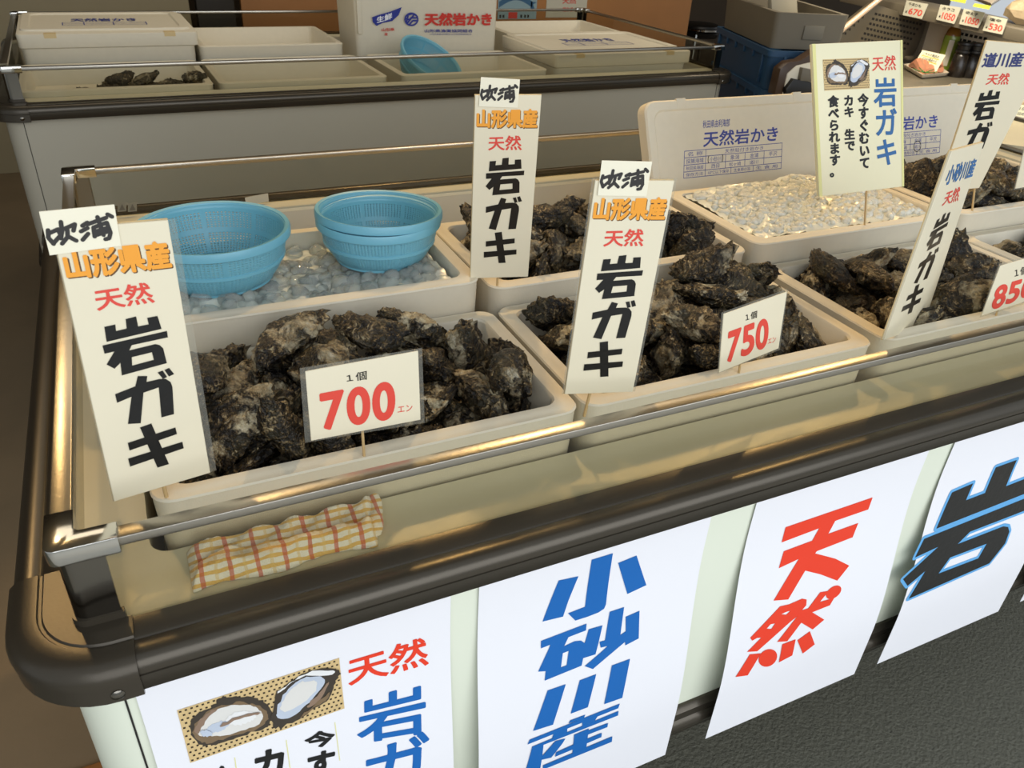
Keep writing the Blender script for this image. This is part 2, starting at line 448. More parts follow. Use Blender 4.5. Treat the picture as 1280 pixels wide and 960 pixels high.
    for sx in (0, 1):
        for sy in (0, 1):
            fx = (lambda v: rx0 + v) if not sx else (lambda v: rx1 - v)
            fy = (lambda v: ry0 + v) if not sy else (lambda v: ry1 - v)
            def curved(w0, ax, ay, r, z0, z1, th):
                out = [(0, ay)] + [(r - r*math.cos(math.radians(i*15)), r - r*math.sin(math.radians(i*15))) for i in range(7)] + [(ax, 0)]
                inn = [(ax, th)] + [(r - (r-th)*math.cos(math.radians(90 - i*15)), r - (r-th)*math.sin(math.radians(90 - i*15))) for i in range(7)] + [(th, ay)]
                o2 = [(fx(u + w0), fy(v + w0)) for u, v in out + inn]
                m_ = MB(); m_.loft([[(u, v, z0) for u, v in o2], [(u, v, z1) for u, v in o2]], True, True)
                return m_
            obj('corner_post', curved(0.002, 0.036, 0.030, 0.012, 0.902, RAILZ - 0.012, 0.004), M['chrome_dark'], t, smooth=True, sharp=30)
            obj('post_foot', curved(-0.0005, 0.041, 0.034, 0.013, 0.902, 0.913, 0.006), M['cap'], t, smooth=True, sharp=30)
            rr_ = 0.009; ol = [(fx(u - 0.003), fy(v - 0.003)) for u, v in [(0.022, 0.050), (0, 0.050)] + [(rr_ - rr_*math.cos(math.radians(i*18)), rr_ - rr_*math.sin(math.radians(i*18))) for i in range(6)] + [(0.054, 0), (0.054, 0.021), (0.026, 0.021), (0.022, 0.025)]]
            br = MB(); br.loft([[(u, v, RAILZ - 0.014) for u, v in ol], [(u, v, RAILZ + 0.003) for u, v in ol]], True, True)
            obj('corner_bracket', br, M['chrome'], t, bevel=0.0012, sharp=40)
    return t
near = display_case((0.06, 0.0, 0), 'long display case in front with posters taped along its cream panel', 2.42, 1.078, M['cream_panel'])
far = display_case((-0.10, 1.985, 0), 'grey-white display case standing behind the first one, holding emptied foam boxes', 2.46, 1.10, M['grey_panel'], 0.0225)
far.rotation_euler.z = math.radians(1.6)
# stickers on the rear pane
mat('sticker_grey', (96, 90, 76), 0.6); mat('sticker_pale', (186, 180, 160), 0.6)
def rear(px_, py_): p = at(px_, py_, y=1.0485); return (p.x, 1.0485, p.z)
for a in (147, 160):
    k = MB(); st_ = []
    q_ = [rear(a, 253.5), rear(a + 11, 252.5), rear(a + 11, 264), rear(a, 265)]
    k.prism(q_, (0, 0.0006, 0)); so_ = obj('warning_sticker', k, M['sticker_pale'] if 0 else mat('sticker_back', (128, 122, 104), 0.6), near)
    t3 = MB(); t3.prism([(x, 1.0478, z) for x, y, z in (rear(a + 5.5, 255), rear(a + 9.5, 262.5), rear(a + 1.8, 263))], (0, 0.0004, 0)); obj('warning_mark', t3, M['sticker_grey'], so_)
k = MB(); k.prism([rear(306, 247), rear(335, 241.5), rear(336, 252), rear(308, 257)], (0, 0.0006, 0)); obj('paper_label', k, M['sticker_pale'], near)

# ------------------------------------------------------------------ foam boxes
def foam_box(x0, x1, y0, y1, zr, label, h=0.15, wall=0.022, r=0.022, depth=None, parent=None, name='foam_box', cat='foam box', group=None):
    """white foam fish box, rim top at zr"""
    zb = zr - h; d = depth if depth is not None else h - 0.022
    b = MB(); t = 0.006
    b.loft([rrect(x0+t, x1-t, y0+t, y1-t, r, zb), rrect(x0+0.001, x1-0.001, y0+0.001, y1-0.001, r, zr-0.006), rrect(x0, x1, y0, y1, r, zr-0.003), rrect(x0+0.0015, x1-0.0015, y0+0.0015, y1-0.0015, r, zr-0.0010),
            rrect(x0+0.009, x1-0.009, y0+0.009, y1-0.009, r*0.9, zr-0.0010), rrect(x0+0.0105, x1-0.0105, y0+0.0105, y1-0.0105, r*0.9, zr),
            rrect(x0+wall-0.002, x1-wall+0.002, y0+wall-0.002, y1-wall+0.002, r*0.8, zr), rrect(x0+wall, x1-wall, y0+wall, y1-wall, r*0.8, zr-0.003),
            rrect(x0+wall+0.006, x1-wall-0.006, y0+wall+0.006, y1-wall-0.006, r*0.8, zr-d)], True, True)
    o = obj(name, b, M['foam'], parent, smooth=True, sharp=32, loc=((x0+x1)/2, (y0+y1)/2, zb))
    if parent is None: tag(o, label, cat, group)
    return o
R1 = 0.955
Y0A, Y0B = 0.102, 0.374
B1 = foam_box(0.155, 0.612, Y0A, 0.372, R1, 'white foam box heaped with oysters, behind the 700 card')
B2 = foam_box(0.618, 1.073, Y0A, 0.372, R1, 'white foam box of oysters in the front row, behind the 750 card')
B3 = foam_box(1.091, 1.546, Y0A, 0.372, R1, 'white foam box filled level with oysters, behind the 850 card')
B4 = foam_box(1.552, 2.007, Y0A, 0.372, R1, 'white foam box of oysters ending the front row at the photo edge')
BA = foam_box(0.148, 0.602, Y0B + 0.001, 0.640, 0.998, 'white foam box of ice that the blue colanders stand in', h=0.193)
BB = foam_box(0.618, 1.071, Y0B + 0.001, 0.640, 0.982, 'white foam box of oysters in the second row, behind the middle tall sign', h=0.177)
BC = foam_box(1.083, 1.552, Y0B + 0.001, 0.646, 0.991, 'white foam box heaped with crushed ice, below the yellow board', h=0.186)
BD = foam_box(1.562, 2.017, Y0B + 0.001, 0.646, 0.991, 'white foam box of oysters in the second row at far right', h=0.186)

def meltwater(box, x0, x1, y0, y1, z, m):
    w = MB(); w.loft([rrect(x0+0.03, x1-0.03, y0+0.03, y1-0.03, 0.012, z-0.004), rrect(x0+0.026, x1-0.026, y0+0.026, y1-0.026, 0.014, z)], True, True)
    return obj('meltwater', w, m, box, smooth=True)
mat('murk', (52, 46, 34), 0.18, noise=0.2, nscale=20, bump=0.1, bscale=40)
for bx, a, c, y0, y1, z in ((B1, .155, .612, .102, .372, R1-.045), (B2, .618, 1.073, .102, .372, R1-.045), (B3, 1.091, 1.546, .102, .372, R1-.04), (B4, 1.552, 2.007, .102, .372, R1-.04), (BB, .618, 1.071, .375, .640, .982-.045), (BD, 1.562, 2.017, .375, .646, .991-.045)):
    meltwater(bx, a, c, y0, y1, z, M['murk'])

# lids
def foam_lid(w, d, label, name='foam_cover', group=None):
    """flat foam lid lying at the origin, printed face up, long edge along x"""
    t = thing(name, (0, 0, 0), label, 'lid', group)
    b = MB(); h = 0.032
    b.loft([rrect(0.004, w-0.004, 0.004, d-0.004, 0.02, 0), rrect(0, w, 0, d, 0.022, 0.004), rrect(0, w, 0, d, 0.022, h-0.004), rrect(0.003, w-0.003, 0.003, d-0.003, 0.02, h),
            rrect(0.018, w-0.018, 0.018, d-0.018, 0.02, h), rrect(0.021, w-0.021, 0.021, d-0.021, 0.02, h-0.003)], True, True)
    obj('lid_panel', b, M['foam'], t, smooth=True, sharp=30)
    for nx in (0.16*w, 0.80*w):
        for yy in (0.0, d - 0.016):
            n = MB(); n.box(nx, nx + 0.022, yy - 0.001, yy + 0.018, h - 0.006, h + 0.0006)
            obj('notch', n, M['foam'], t, bevel=0.001)
    return t
class Flat:                                         # plane of a lid's face in its own coordinates
    def __init__(s, z): s.p = Vector((0, 0, z)); s.U = Vector((1, 0, 0)); s.V = Vector((0, 1, 0)); s.n = Vector((0, 0, 1))
    def w(s, u, v, h=0.0): return Vector((u, v, s.p.z + h))
def lid_print(t, w, d, marks, x0=0.20, y1=0.80):
    pl = Flat(0.0292); b = MB(); X = x0*w; Wd = 0.54*w; Yt = y1*d; sk = 0.0
    SK = 0.16
    def q(a, b_, c, e): return [(X+a*Wd-SK*c*d, Yt-c*d), (X+b_*Wd-SK*c*d, Yt-c*d), (X+b_*Wd-SK*e*d, Yt-e*d), (X+a*Wd-SK*e*d, Yt-e*d)]
    text_q(b, pl, '秋田県由利海部', q(0.17, 0.44, -0.02, 0.045), 0.01, 0)
    text_q(b, pl, '天然岩かき', q(0.18, 0.95, 0.07, 0.20), 0.02, 0)
    L = []
    rows = [0.22, 0.275, 0.335, 0.39, 0.44]
    for y in rows: L.append([(X, Yt-y*d), (X+Wd, Yt-y*d)])
    for x, a, e in ((0, 0, 4), (1, 0, 4), (0.21, 0, 4), (0.41, 1, 3), (0.61, 1, 3), (0.81, 1, 3), (0.47, 3, 4), (0.70, 3, 4)):
        L.append([(X+x*Wd, Yt-rows[a]*d), (X+x*Wd, Yt-rows[e]*d)])
    L.append([(X, Yt-0.55*d), (X+Wd*0.93, Yt-0.55*d)]); L.append([(X, Yt-0.60*d), (X+Wd*0.93, Yt-0.60*d)])
    put(b, pl, strokes(L, 0.0012), lambda x, y: (x - SK*(Yt-y), y), 0)
    for s_, a, e, r in (('名 称', .03, .18, 0), ('天然殻付き岩かき', .40, .80, 0), ('採捕海域', .02, .19, 1), ('小砂川', .25, .37, 1), ('象潟', .46, .55, 1), ('金浦', .66, .75, 1), ('平沢', .86, .95, 1),
                        ('秋田県海部', .02, .19, 2), ('西目', .27, .35, 2), ('松ヶ崎', .45, .57, 2), ('道川', .66, .75, 2), ('保存方法', .02, .19, 3), ('10℃以下保存', .24, .45, 3), ('生食用の旨', .50, .67, 3), ('生 食 用', .73, .96, 3)):
        text_q(b, pl, s_, q(a, e, rows[r] + 0.010, rows[r+1] - 0.010), 0.0, 0)
    obj('print', b, M['foam_print'], t)
    k = MB(); put(k, pl, strokes([[(X+a*Wd, Yt-e*d) for a, e in ln] for ln in marks], 0.0016), lambda x, y: (x - SK*(Yt-y), y), 0.0004)
    obj('pen_mark', k, M['ink_black'], t)
par = lambda c, s: [(c + s*0.012*math.cos(math.radians(a)), 0.305 - 0.032*math.sin(math.radians(a))) for a in range(-70, 71, 20)]
lean = math.radians(25)
LC = foam_lid(0.455, 0.232, 'printed white foam lid standing upright behind the box of crushed ice')
lid_print(LC, 0.455, 0.232, [par(0.245, -1), par(0.37, 1)])
LC.rotation_euler = (math.radians(90) - lean, 0, 0); LC.location = (1.092, 0.690, 0.9055)
LD = foam_lid(0.455, 0.232, 'printed white foam lid standing upright behind the oyster box at far right')
lid_print(LD, 0.455, 0.232, [ellipse(0.70, 0.36, 0.045, 0.05), [(0.62, 0.55), (0.60, 0.60), (0.63, 0.61), (0.63, 0.585)], ellipse(0.72, 0.585, 0.02, 0.03)])
LD.rotation_euler = (math.radians(90) - lean, 0, 0); LD.location = (1.562, 0.690, 0.9055)
# closed boxes of the back row
def closed_box(x0, x1, y0, y1, zr, label):
    o = foam_box(x0, x1, y0, y1, zr - 0.03, label, h=zr - 0.03 - 0.803)
    l = MB(); l.loft([rrect(x0, x1, y0, y1, 0.022, zr-0.029), rrect(x0, x1, y0, y1, 0.022, zr-0.004), rrect(x0+0.003, x1-0.003, y0+0.003, y1-0.003, 0.02, zr), rrect(x0+0.03, x1-0.03, y0+0.035, y1-0.035, 0.02, zr), rrect(x0+0.032, x1-0.032, y0+0.037, y1-0.037, 0.02, zr-0.004)], True, True)
    obj('lid', l, M['foam'], o, smooth=True, sharp=30)
    return o
closed_box(1.090, 1.545, 0.664, 0.930, 0.903, 'low closed foam box behind the ice box, carrying the standing lid')
closed_box(1.562, 2.017, 0.664, 0.930, 0.903, 'low closed foam box at far right, carrying the second standing lid')

# ------------------------------------------------------------------ ice
mi = mat('ice_crushed', (240, 240, 228), 0.1, spec=0.6, trans=0.3, bump=0.3, bscale=160)
mi = mat('ice', (240, 244, 240), 0.05, spec=0.6, trans=0.8, bump=0.3, bscale=110)
mi.node_tree.nodes['Principled BSDF'].inputs['IOR'].default_value = 1.31
mat('slush', (222, 224, 212), 0.15, noise=0.08, nscale=40, bump=0.4, bscale=120, sss=0.3)
ICO = bmesh.new(); bmesh.ops.create_icosphere(ICO, subdivisions=2, radius=1.0)
ICV = [v.co.copy() for v in ICO.verts]; ICF = [tuple(v.index for v in f.verts) for f in ICO.faces]; ICO.free()
def ice(label, x0, x1, y0, y1, zfun, n, rmin, rmax, seed, im):
    rnd = random.Random(seed); bed = MB(); nx, ny = 50, 34
    P = [[(x0+(x1-x0)*i/nx, y0+(y1-y0)*j/ny) for i in range(nx+1)] for j in range(ny+1)]
    bed.add([(x, y, zfun(x, y) + 0.006*mn.noise(Vector((x*70, y*70, seed)))) for row in P for x, y in row],
            [(j*(nx+1)+i, j*(nx+1)+i+1, (j+1)*(nx+1)+i+1, (j+1)*(nx+1)+i) for j in range(ny) for i in range(nx)])
    k = len(bed.v); bed.add([(x0, y0, 0.86), (x1, y0, 0.86), (x1, y1, 0.86), (x0, y1, 0.86)], [(0, 1, 2, 3)])
    t = thing('ice', ((x0+x1)/2, (y0+y1)/2, 0.9), label, 'ice'); t['kind'] = 'stuff'
    o1 = obj('slush', bed, M['slush'], t, smooth=True, sharp=180); o1['kind'] = 'stuff'
    c = MB()
    for _ in range(n):
        x, y = rnd.uniform(x0+0.012, x1-0.012), rnd.uniform(y0+0.012, y1-0.012); r = rnd.uniform(rmin, rmax)
        rot = Matrix.Rotation(rnd.uniform(0, 6.28), 3, 'Z') @ Matrix.Rotation(rnd.uniform(0, 6.28), 3, 'X')
        sc = Vector((rnd.uniform(.7, 1.25), rnd.uniform(.6, 1.0), rnd.uniform(.5, .9)))
        e = rnd.uniform(0.55, 0.8)
        vs = []
        for v in ICV:
            w = Vector([math.copysign(abs(q)**e, q) for q in v]); w = w / max(1.0, w.length*0.85)
            w = w * (1 + 0.18*mn.noise(w*1.7 + Vector((x*99, y*99, 0))))
            vs.append(rot @ Vector((w.x*sc.x, w.y*sc.y, w.z*sc.z)) * r + Vector((x, y, zfun(x, y) - r*0.10)))
        c.add(vs, ICF)
    o2 = obj('ice_chunk', c, M[im], t, smooth=True, sharp=40); o2['kind'] = 'stuff'
    return t
ice('loose ice cubes in melt filling the foam box under the blue colanders', 0.177, 0.573, 0.404, 0.611, lambda x, y: 0.980 - 0.006*math.sin(x*20), 230, 0.008, 0.0165, 3, 'ice')
ice('heaped crushed ice in the foam box below the yellow board', 1.112, 1.523, 0.405, 0.617, lambda x, y: 0.985 + 0.028*max(0, math.sin((x-1.08)/0.46*3.14))*min(1, max(0, (y-0.40)/0.12))*(0.75 + 0.5*mn.noise(Vector((x*14, y*14, 0)))), 800, 0.004, 0.0095, 5, 'ice_crushed')

# ------------------------------------------------------------------ colanders
def colander(label, r, rb, h, loc, rot=(0, 0, 0), cols=112, group=None):
    """round perforated plastic bowl: real holes in two bands and in the base"""
    t = thing('colander', loc, label, 'colander', group)
    def prof(u):                                    # u 0 base .. 1 rim -> radius, height
        a = u
        return rb + (r*0.93 - rb) * (1 - (1 - a)**1.9), h * (a**1.25)
    def pt(i, u, n, dr=0.0):
        R_, z = prof(u); a = 2*math.pi*i/n; return ((R_+dr)*math.cos(a), (R_+dr)*math.sin(a), z)
    def bowl(cols):
        b = MB(); key = {}
        def vert(p):
            k = tuple(round(c, 6) for c in p)
            if k not in key: key[k] = len(b.v); b.v.append(Vector(p))
            return key[k]
        def quad(*ps): b.f.append(tuple(vert(p) for p in ps))
        us = [0, 0.02] + [0.04 + 0.46*k/9 for k in range(10)] + [0.54, 0.56] + [0.58 + 0.30*k/7 for k in range(8)] + [0.93, 1.0]
        for a, c in zip(us, us[1:]):
            hole = (0.039 < a < 0.495) or (0.579 < a < 0.875)
            for i in range(cols):
                if not hole or i % 14 in (0,):
                    quad(pt(i, a, cols), pt(i+1, a, cols), pt(i+1, c, cols), pt(i, c, cols)); continue
                m0, m1 = i + 0.27, i + 0.73; e0, e1 = a + (c-a)*0.31, a + (c-a)*0.69
                o4 = [pt(i, a, cols), pt(i+1, a, cols), pt(i+1, c, cols), pt(i, c, cols)]
                n4 = [pt(m0, e0, cols), pt(m1, e0, cols), pt(m1, e1, cols), pt(m0, e1, cols)]
                for q in range(4): quad(o4[q], o4[(q+1) % 4], n4[(q+1) % 4], n4[q])
        base = [vert(pt(i, 0, cols)) for i in range(cols)]
        rings = [1.0, 0.66, 0.33]
        for r0, r1 in zip(rings, rings[1:]):
            for i in range(cols):
                if i % 2 and r0 < 0.99: pass
                f = lambda i, k: (rb*k*math.cos(2*math.pi*i/cols), rb*k*math.sin(2*math.pi*i/cols), 0.0)
                quad(f(i, r0), f(i+1, r0), f(i+1, r1), f(i, r1))
        c0 = vert((0, 0, 0))
        for i in range(cols):
            f = lambda i: vert((rb*0.33*math.cos(2*math.pi*i/cols), rb*0.33*math.sin(2*math.pi*i/cols), 0.0))
            b.f.append((f(i), f(i+1), c0))
        return b
    b = bowl(cols)
    b.v = [p + Vector(loc) for p in b.v]
    o = obj('bowl', b, M['colander'], t, smooth=True, sharp=60)
    sm = o.modifiers.new('wall', 'SOLIDIFY'); sm.thickness = 0.0022; sm.offset = 0
    rm = MB(); rm.lathe([(r*0.925, h-0.002), (r*0.935, h+0.002), (r*0.985, h+0.003), (r, h), (r, h-0.008), (r*0.985, h-0.009), (r*0.975, h-0.002), (r*0.93, h-0.004), (r*0.925, h-0.002)], loc, 72)
    obj('rim', rm, M['colander'], t, smooth=True, sharp=50)
    band = MB()
    for u in (0.02, 0.54):
        R_, z = prof(u); band.lathe([(R_+0.0005, z-0.003), (R_+0.003, z-0.002), (R_+0.003, z+0.002), (R_+0.0005, z+0.003)], loc, 72)
    obj('rib_band', band, M['colander'], t, smooth=True)
    t.rotation_euler = rot
    return t
K1 = colander('wide blue plastic colander with dark bits inside, beside the left tall sign', 0.1005, 0.068, 0.066, (0.2745, 0.5225, 0.990))
dbm = MB()
rd = random.Random(4)
for _ in range(16):
    a, q = rd.uniform(0, 6.28), rd.uniform(0, 0.06); x, y = 0.2745 + q*math.cos(a) + 0.012, 0.5225 + q*math.sin(a)
    l = rd.uniform(0.002, 0.006); ang = rd.uniform(0, 3)
    dbm.tube([(x, y, 0.9935), (x + l*math.cos(ang), y + l*math.sin(ang), 0.995)], [0.0012, 0.0006], 5)
dbo = obj('debris', dbm, M['debris'], loc=(0.2745, 0.5225, 0.9925)); tag(dbo, 'dark shell bits and weed lying in the wide blue colander', 'debris', kind='stuff')
K2 = colander('lower blue colander of the nested pair standing on the ice', 0.0885, 0.060, 0.058, (0.5005, 0.522, 0.990))
K3 = colander('upper blue colander of the nested pair, set into the lower one', 0.0905, 0.060, 0.058, (0.5015, 0.525, 0.9985), (math.radians(-2), math.radians(1.5), 0))

# ------------------------------------------------------------------ signs
def frac_fn(quad):
    """affine (a right, b down) of (u, v) in a nearly rectangular quad"""
    (x0,y0),(x1,y1),(x2,y2),(x3,y3) = quad
    ax, ay, bx, by = ((x1-x0)+(x2-x3))/2, ((y1-y0)+(y2-y3))/2, ((x3-x0)+(x2-x1))/2, ((y3-y0)+(y2-y1))/2
    det = ax*by - ay*bx
    cx, cy = (x0+x1+x2+x3)/4, (y0+y1+y2+y3)/4
    return lambda x, y: (0.5 + ((x-cx)*by - (y-cy)*bx)/det, 0.5 + (ax*(y-cy) - ay*(x-cx))/det)
def crop(ox, oy, s): return lambda x, y: (ox + x/s, oy + y/s)
def slab(pl, quad, h0, h1):
    b = MB(); b.loft([[pl.w(u, v, h0) for u, v in quad], [pl.w(u, v, h1) for u, v in quad]], True, True); return b
def grow(quad, l, r, t, b):
    (x0,y0),(x1,y1),(x2,y2),(x3,y3) = quad
    return [(x0-l, y0+t), (x1+r, y1+t), (x2+r, y2-b), (x3-l, y3-b)]
# glyph shapes traced on the tall sign in front (pixels there), kept as fractions of the sign
S3Q = [(744,226),(843,226),(791,490),(706,493)]
c2 = crop(710, 310, 10.667); c3 = crop(700, 380, 9.6); cn = crop(700, 190, 8)
IWA = [[[c2(*p) for p in q] for q in g] for g in (
    [[(470,150),(572,143),(555,212),(655,203),(680,103),(780,92),(762,200),(862,195),(872,125),(970,120),(960,265),(438,308)]],
    [[(390,338),(1000,296),(985,366),(640,385),(600,435),(850,415),(885,435),(903,475),(882,638),(450,680),(482,548),(412,597),(360,540),(470,420),(380,425)],[(598,510),(790,495),(780,578),(572,598)]])]
GA = [[[c3(*p) for p in q] for q in g] for g in (
    [[(621,-27),(694,-10),(670,45),(780,40),(830,50),(858,90),(856,140),(780,402),(672,408),(748,118),(612,140),(495,420),(396,402),(508,155),(380,185),(392,102),(570,65)]],)] + \
     [[[c2(*p) for p in [(768,718),(818,708),(834,785),(790,798)]]], [[c2(*p) for p in [(836,706),(884,692),(906,768),(852,783)]]]]
KI = [[[c3(*p) for p in q]] for q in ([(476,458),(575,444),(580,865),(482,872)], [(336,576),(748,532),(738,598),(326,650)], [(290,722),(755,684),(745,748),(280,800)])]
NOTEQ = [cn(415,80), cn(918,92), cn(860,440), cn(372,430)]
FUKU = [[cn(*p) for p in l] for l in ([(425,232),(408,290),(425,345)], [(430,255),(490,235),(492,285),(435,332)], [(527,180),(512,250),(485,310)], [(510,245),(610,212),(585,262)], [(548,250),(532,305),(480,352)], [(535,300),(578,345)],
        [(655,232),(695,212)], [(632,276),(682,256)], [(622,345),(672,302)], [(690,226),(830,192)], [(775,178),(770,330)], [(722,262),(708,332)], [(722,258),(822,232),(822,318),(800,362),(772,366)], [(728,292),(808,276)], [(725,322),(805,306)], [(848,166),(872,190)])]
def sign_layout(pl0, quad0, polys):
    f = frac_fn(quad0)
    return [[[f(*pl0.px(*p)) for p in q] for q in g] for g in polys]
P_S3 = Plane((0.623, 0.107, 0.955), (-0.242, -0.97, -0.035))
q3 = [P_S3.px(*p) for p in S3Q]
BLACK = sign_layout(P_S3, q3, IWA + GA + KI)
YAMA = [frac_fn(q3)(*P_S3.px(*cn(*p))) for p in ((350,452),(1080,450),(1043,682),(318,678))]
TENNEN = [frac_fn(q3)(*P_S3.px(*cn(*p))) for p in ((452,775),(838,765),(830,942),(430,945))]
nq3 = [P_S3.px(*p) for p in NOTEQ]
fn3 = frac_fn(nq3)
FUKUF = [[fn3(*P_S3.px(*p)) for p in l] for l in FUKU]

def stick(t, pl, foot, u_top, v_top, r=0.0018):
    s_ = MB(); top = pl.w(u_top, v_top, -0.0045)
    d = (Vector(foot) - top).normalized()
    s_.tube([Vector(foot) + d*0.02, top], r, 8)
    return obj('stick', s_, M['wood_stick'], t, smooth=True)
def board(t, pl, quad, m, th=0.003, backing=True):
    b = slab(pl, quad, -th, 0.0)
    o = obj('board', b, m, t, bevel=0.0004, seg=1)
    if backing:
        obj('backing_card', slab(pl, grow(quad, 0.0004, 0.0004, 0.0004, 0.0012), -th - 0.0012, -th + 0.0002), M['card'], t)
    return o
def film(t, pl, quad, l, r, tp, b):
    return obj('laminate_film', slab(pl, grow(quad, l, r, tp, b), -0.0016, -0.0008), M['film'], t)
def origin_sign(label, foot, nrm, corners, note_px, film_m=(0.004, 0.004, 0.0, 0.0), hide=0.0):
    """tall sign 吹浦 / 山形県産 / 天然 / 岩ガキ on a stick"""
    t = thing('tall_sign', foot, label, 'sign')
    pl = Plane((foot[0], foot[1] - 0.005, foot[2]), nrm); q = [pl.px(*p) for p in corners]
    board(t, pl, q, M['paper'])
    if film_m: film(t, pl, q, *film_m)
    f = lambda a, b: bil(q, a, b)
    k = MB()
    for i, g in enumerate(BLACK): put(k, pl, fill(g), f, 0.0005 + 0.00003*i)
    obj('black_lettering', k, M['ink_black'], t)
    yq = [f(*p) for p in YAMA]; e = 0.0011
    k = MB(); text_q(k, pl, '山形県産', [(u + e*0.7, v - e) for u, v in yq], 0.055, 0.0004); obj('lettering_shadow', k, M['ink_brown'], t)
    k = MB(); text_q(k, pl, '山形県産', yq, 0.045, 0.0007); obj('orange_lettering', k, M['ink_orange'], t)
    k = MB(); text_q(k, pl, '天然', [f(*p) for p in TENNEN], 0.02, 0.0005); obj('red_lettering', k, M['ink_red'], t)
    nq = [pl.px(*p) for p in note_px]
    n = obj('taped_note', slab(pl, nq, 0.0009, 0.0013), M['paper_note'], t)
    k = MB(); ff = lambda a, b: bil(nq, a, b)
    wpen = 0.0034
    put(k, pl, strokes([[ff(*p) for p in l] for l in FUKUF], wpen*0.92), lambda x, y: (x, y), 0.0016)
    obj('brush_lettering', k, M['ink_grey'], n)
    m = ((q[2][0]+q[3][0])/2, (q[2][1]+q[3][1])/2)
    stick(t, pl, foot, m[0], m[1] + 0.10)
    return t
origin_sign('leftmost tall white sign, standing in the corner of the box with the 700 card', (0.169, 0.110, 0.955), (0.174, -0.984, 0.035), [(65,287),(210,275),(263,591),(143,627)], [(48.3,264),(142.3,255),(151,306.6),(61.9,318.5)], (0.001, 0.006, 0.0, 0.0))
origin_sign('tall white sign in the second row, right of the nested blue colanders', (0.629, 0.386, 0.982), (-0.242, -0.97, -0.035), [(594,119),(677,119),(660,346),(588,348)], [(601,96),(649.7,99),(647,134.4),(598.3,132.7)], None)
origin_sign('tall white sign in the front row, left of the 750 card', (0.623, 0.112, 0.955), (-0.242, -0.97, -0.035), S3Q, NOTEQ, (0.003, 0.003, 0.002, 0.0))

def strip_sign(label, foot, nrm, corners, place, pq, tq, kq, shapes=None):
    t = thing('tall_sign', foot, label, 'sign')
    pl = Plane((foot[0], foot[1] - 0.005, foot[2]), nrm); q = [pl.px(*p) for p in corners]
    board(t, pl, q, M['paper'])
    xs = [p for g in BLACK for c in g for p in c]
    a0, a1, b0, b1 = min(p[0] for p in xs), max(p[0] for p in xs), min(p[1] for p in xs), max(p[1] for p in xs)
    kk = [pl.px(*p) for p in kq]; f = lambda a, b: bil(kk, (a-a0)/(a1-a0), (b-b0)/(b1-b0))
    k = MB()
    for i, g in enumerate(shapes or BLACK): put(k, pl, fill(g), f, 0.0005 + 0.00003*i)
    obj('black_lettering', k, M['ink_black'], t)
    k = MB(); text_q(k, pl, place, [pl.px(*p) for p in pq], 0.035, 0.0005); obj('place_lettering', k, M['ink_navy' if place[0] == '道' else 'ink_blue_soft'], t)
    k = MB(); text_q(k, pl, '天然', [pl.px(*p) for p in tq], 0.02, 0.0005); obj('red_lettering', k, M['ink_red'], t)
    m = ((q[2][0]+q[3][0])/2, (q[2][1]+q[3][1])/2)
    stick(t, pl, foot, m[0], m[1] + 0.10)
    return t
cp = crop(1100, 170, 3.556); cq = crop(1140, 30, 4.571)
strip_sign('tall white sign with blue heading, standing left of the 850 card', (1.115, 0.113, 0.955), (0.42, -0.907, 0.0), [(1190,189),(1230,178),(1154,408),(1105,425)], '小砂川産',
           [cp(*p) for p in ((308,130),(434,95),(408,182),(284,222))], [cp(*p) for p in ((297,247),(358,222),(346,288),(273,312))], [cp(*p) for p in ((252,362),(322,325),(168,772),(82,808))])
strip_sign('tall white sign with dark purple heading, partly behind the sign with blue heading', (1.600, 0.386, 0.991), (-0.30, -0.95, -0.10), [(1234,51),(1314,58),(1224,235),(1172,240)], '道川産',
           [cq(*p) for p in ((418,165),(650,158),(622,246),(393,250))], [cq(*p) for p in ((440,285),(562,278),(548,346),(418,348))], [cq(*p) for p in ((385,378),(520,375),(375,870),(240,875))], BLACK[:5])

def price_card(label, foot, nrm, corners, film_px, num, dq, oq, eq):
    t = thing('price_card', foot, label, 'price card')
    pl = Plane((foot[0], foot[1] - 0.004, foot[2]), nrm); q = [pl.px(*p) for p in corners]
    board(t, pl, q, M['paper'], 0.0015, False)
    fq = [pl.px(*p) for p in film_px]
    obj('laminate_film', slab(pl, fq, -0.0011, -0.0005), M['film'], t)
    k = MB()
    qq = [pl.px(*p) for p in dq]
    for i, ch in enumerate(num):
        a, b = i/3 + 0.012, (i+1)/3 - 0.012
        text_q(k, pl, ch, [bil(qq, a, 0), bil(qq, b, 0), bil(qq, b, 1), bil(qq, a, 1)], 0.035, 0.0005)
    if eq: text_q(k, pl, 'エン', [pl.px(*p) for p in eq], 0.0, 0.0005)
    obj('red_lettering', k, M['ink_red'], t)
    if oq:
        k = MB(); text_q(k, pl, '１個', [pl.px(*p) for p in oq], 0.01, 0.0005); obj('black_lettering', k, M['ink_black'], t)
    m = ((q[2][0]+q[3][0])/2, (q[2][1]+q[3][1])/2)
    stick(t, pl, foot, pl_u(pl, foot), m[1] + 0.02, 0.0015)
    return t
def pl_u(pl, foot): return (Vector(foot) - pl.p).dot(pl.U)
ca = crop(370, 430, 7.382); cb = crop(890, 350, 7.382)
L_ = lambda c, *ps: [c(*p) for p in ps]
price_card('white laminated price card reading 700, before the leftmost heap of oysters', (0.357, 0.106, 0.955), (-0.035, -0.999, 0.035), L_(ca, (85,255),(1128,65),(1150,700),(140,895)), L_(ca, (35,228),(1165,40),(1190,728),(85,915)), '700', L_(ca, (205,458),(922,328),(926,688),(230,805)), L_(ca, (458,285),(652,242),(652,328),(470,350)), L_(ca, (938,575),(1072,555),(1075,612),(938,635)))
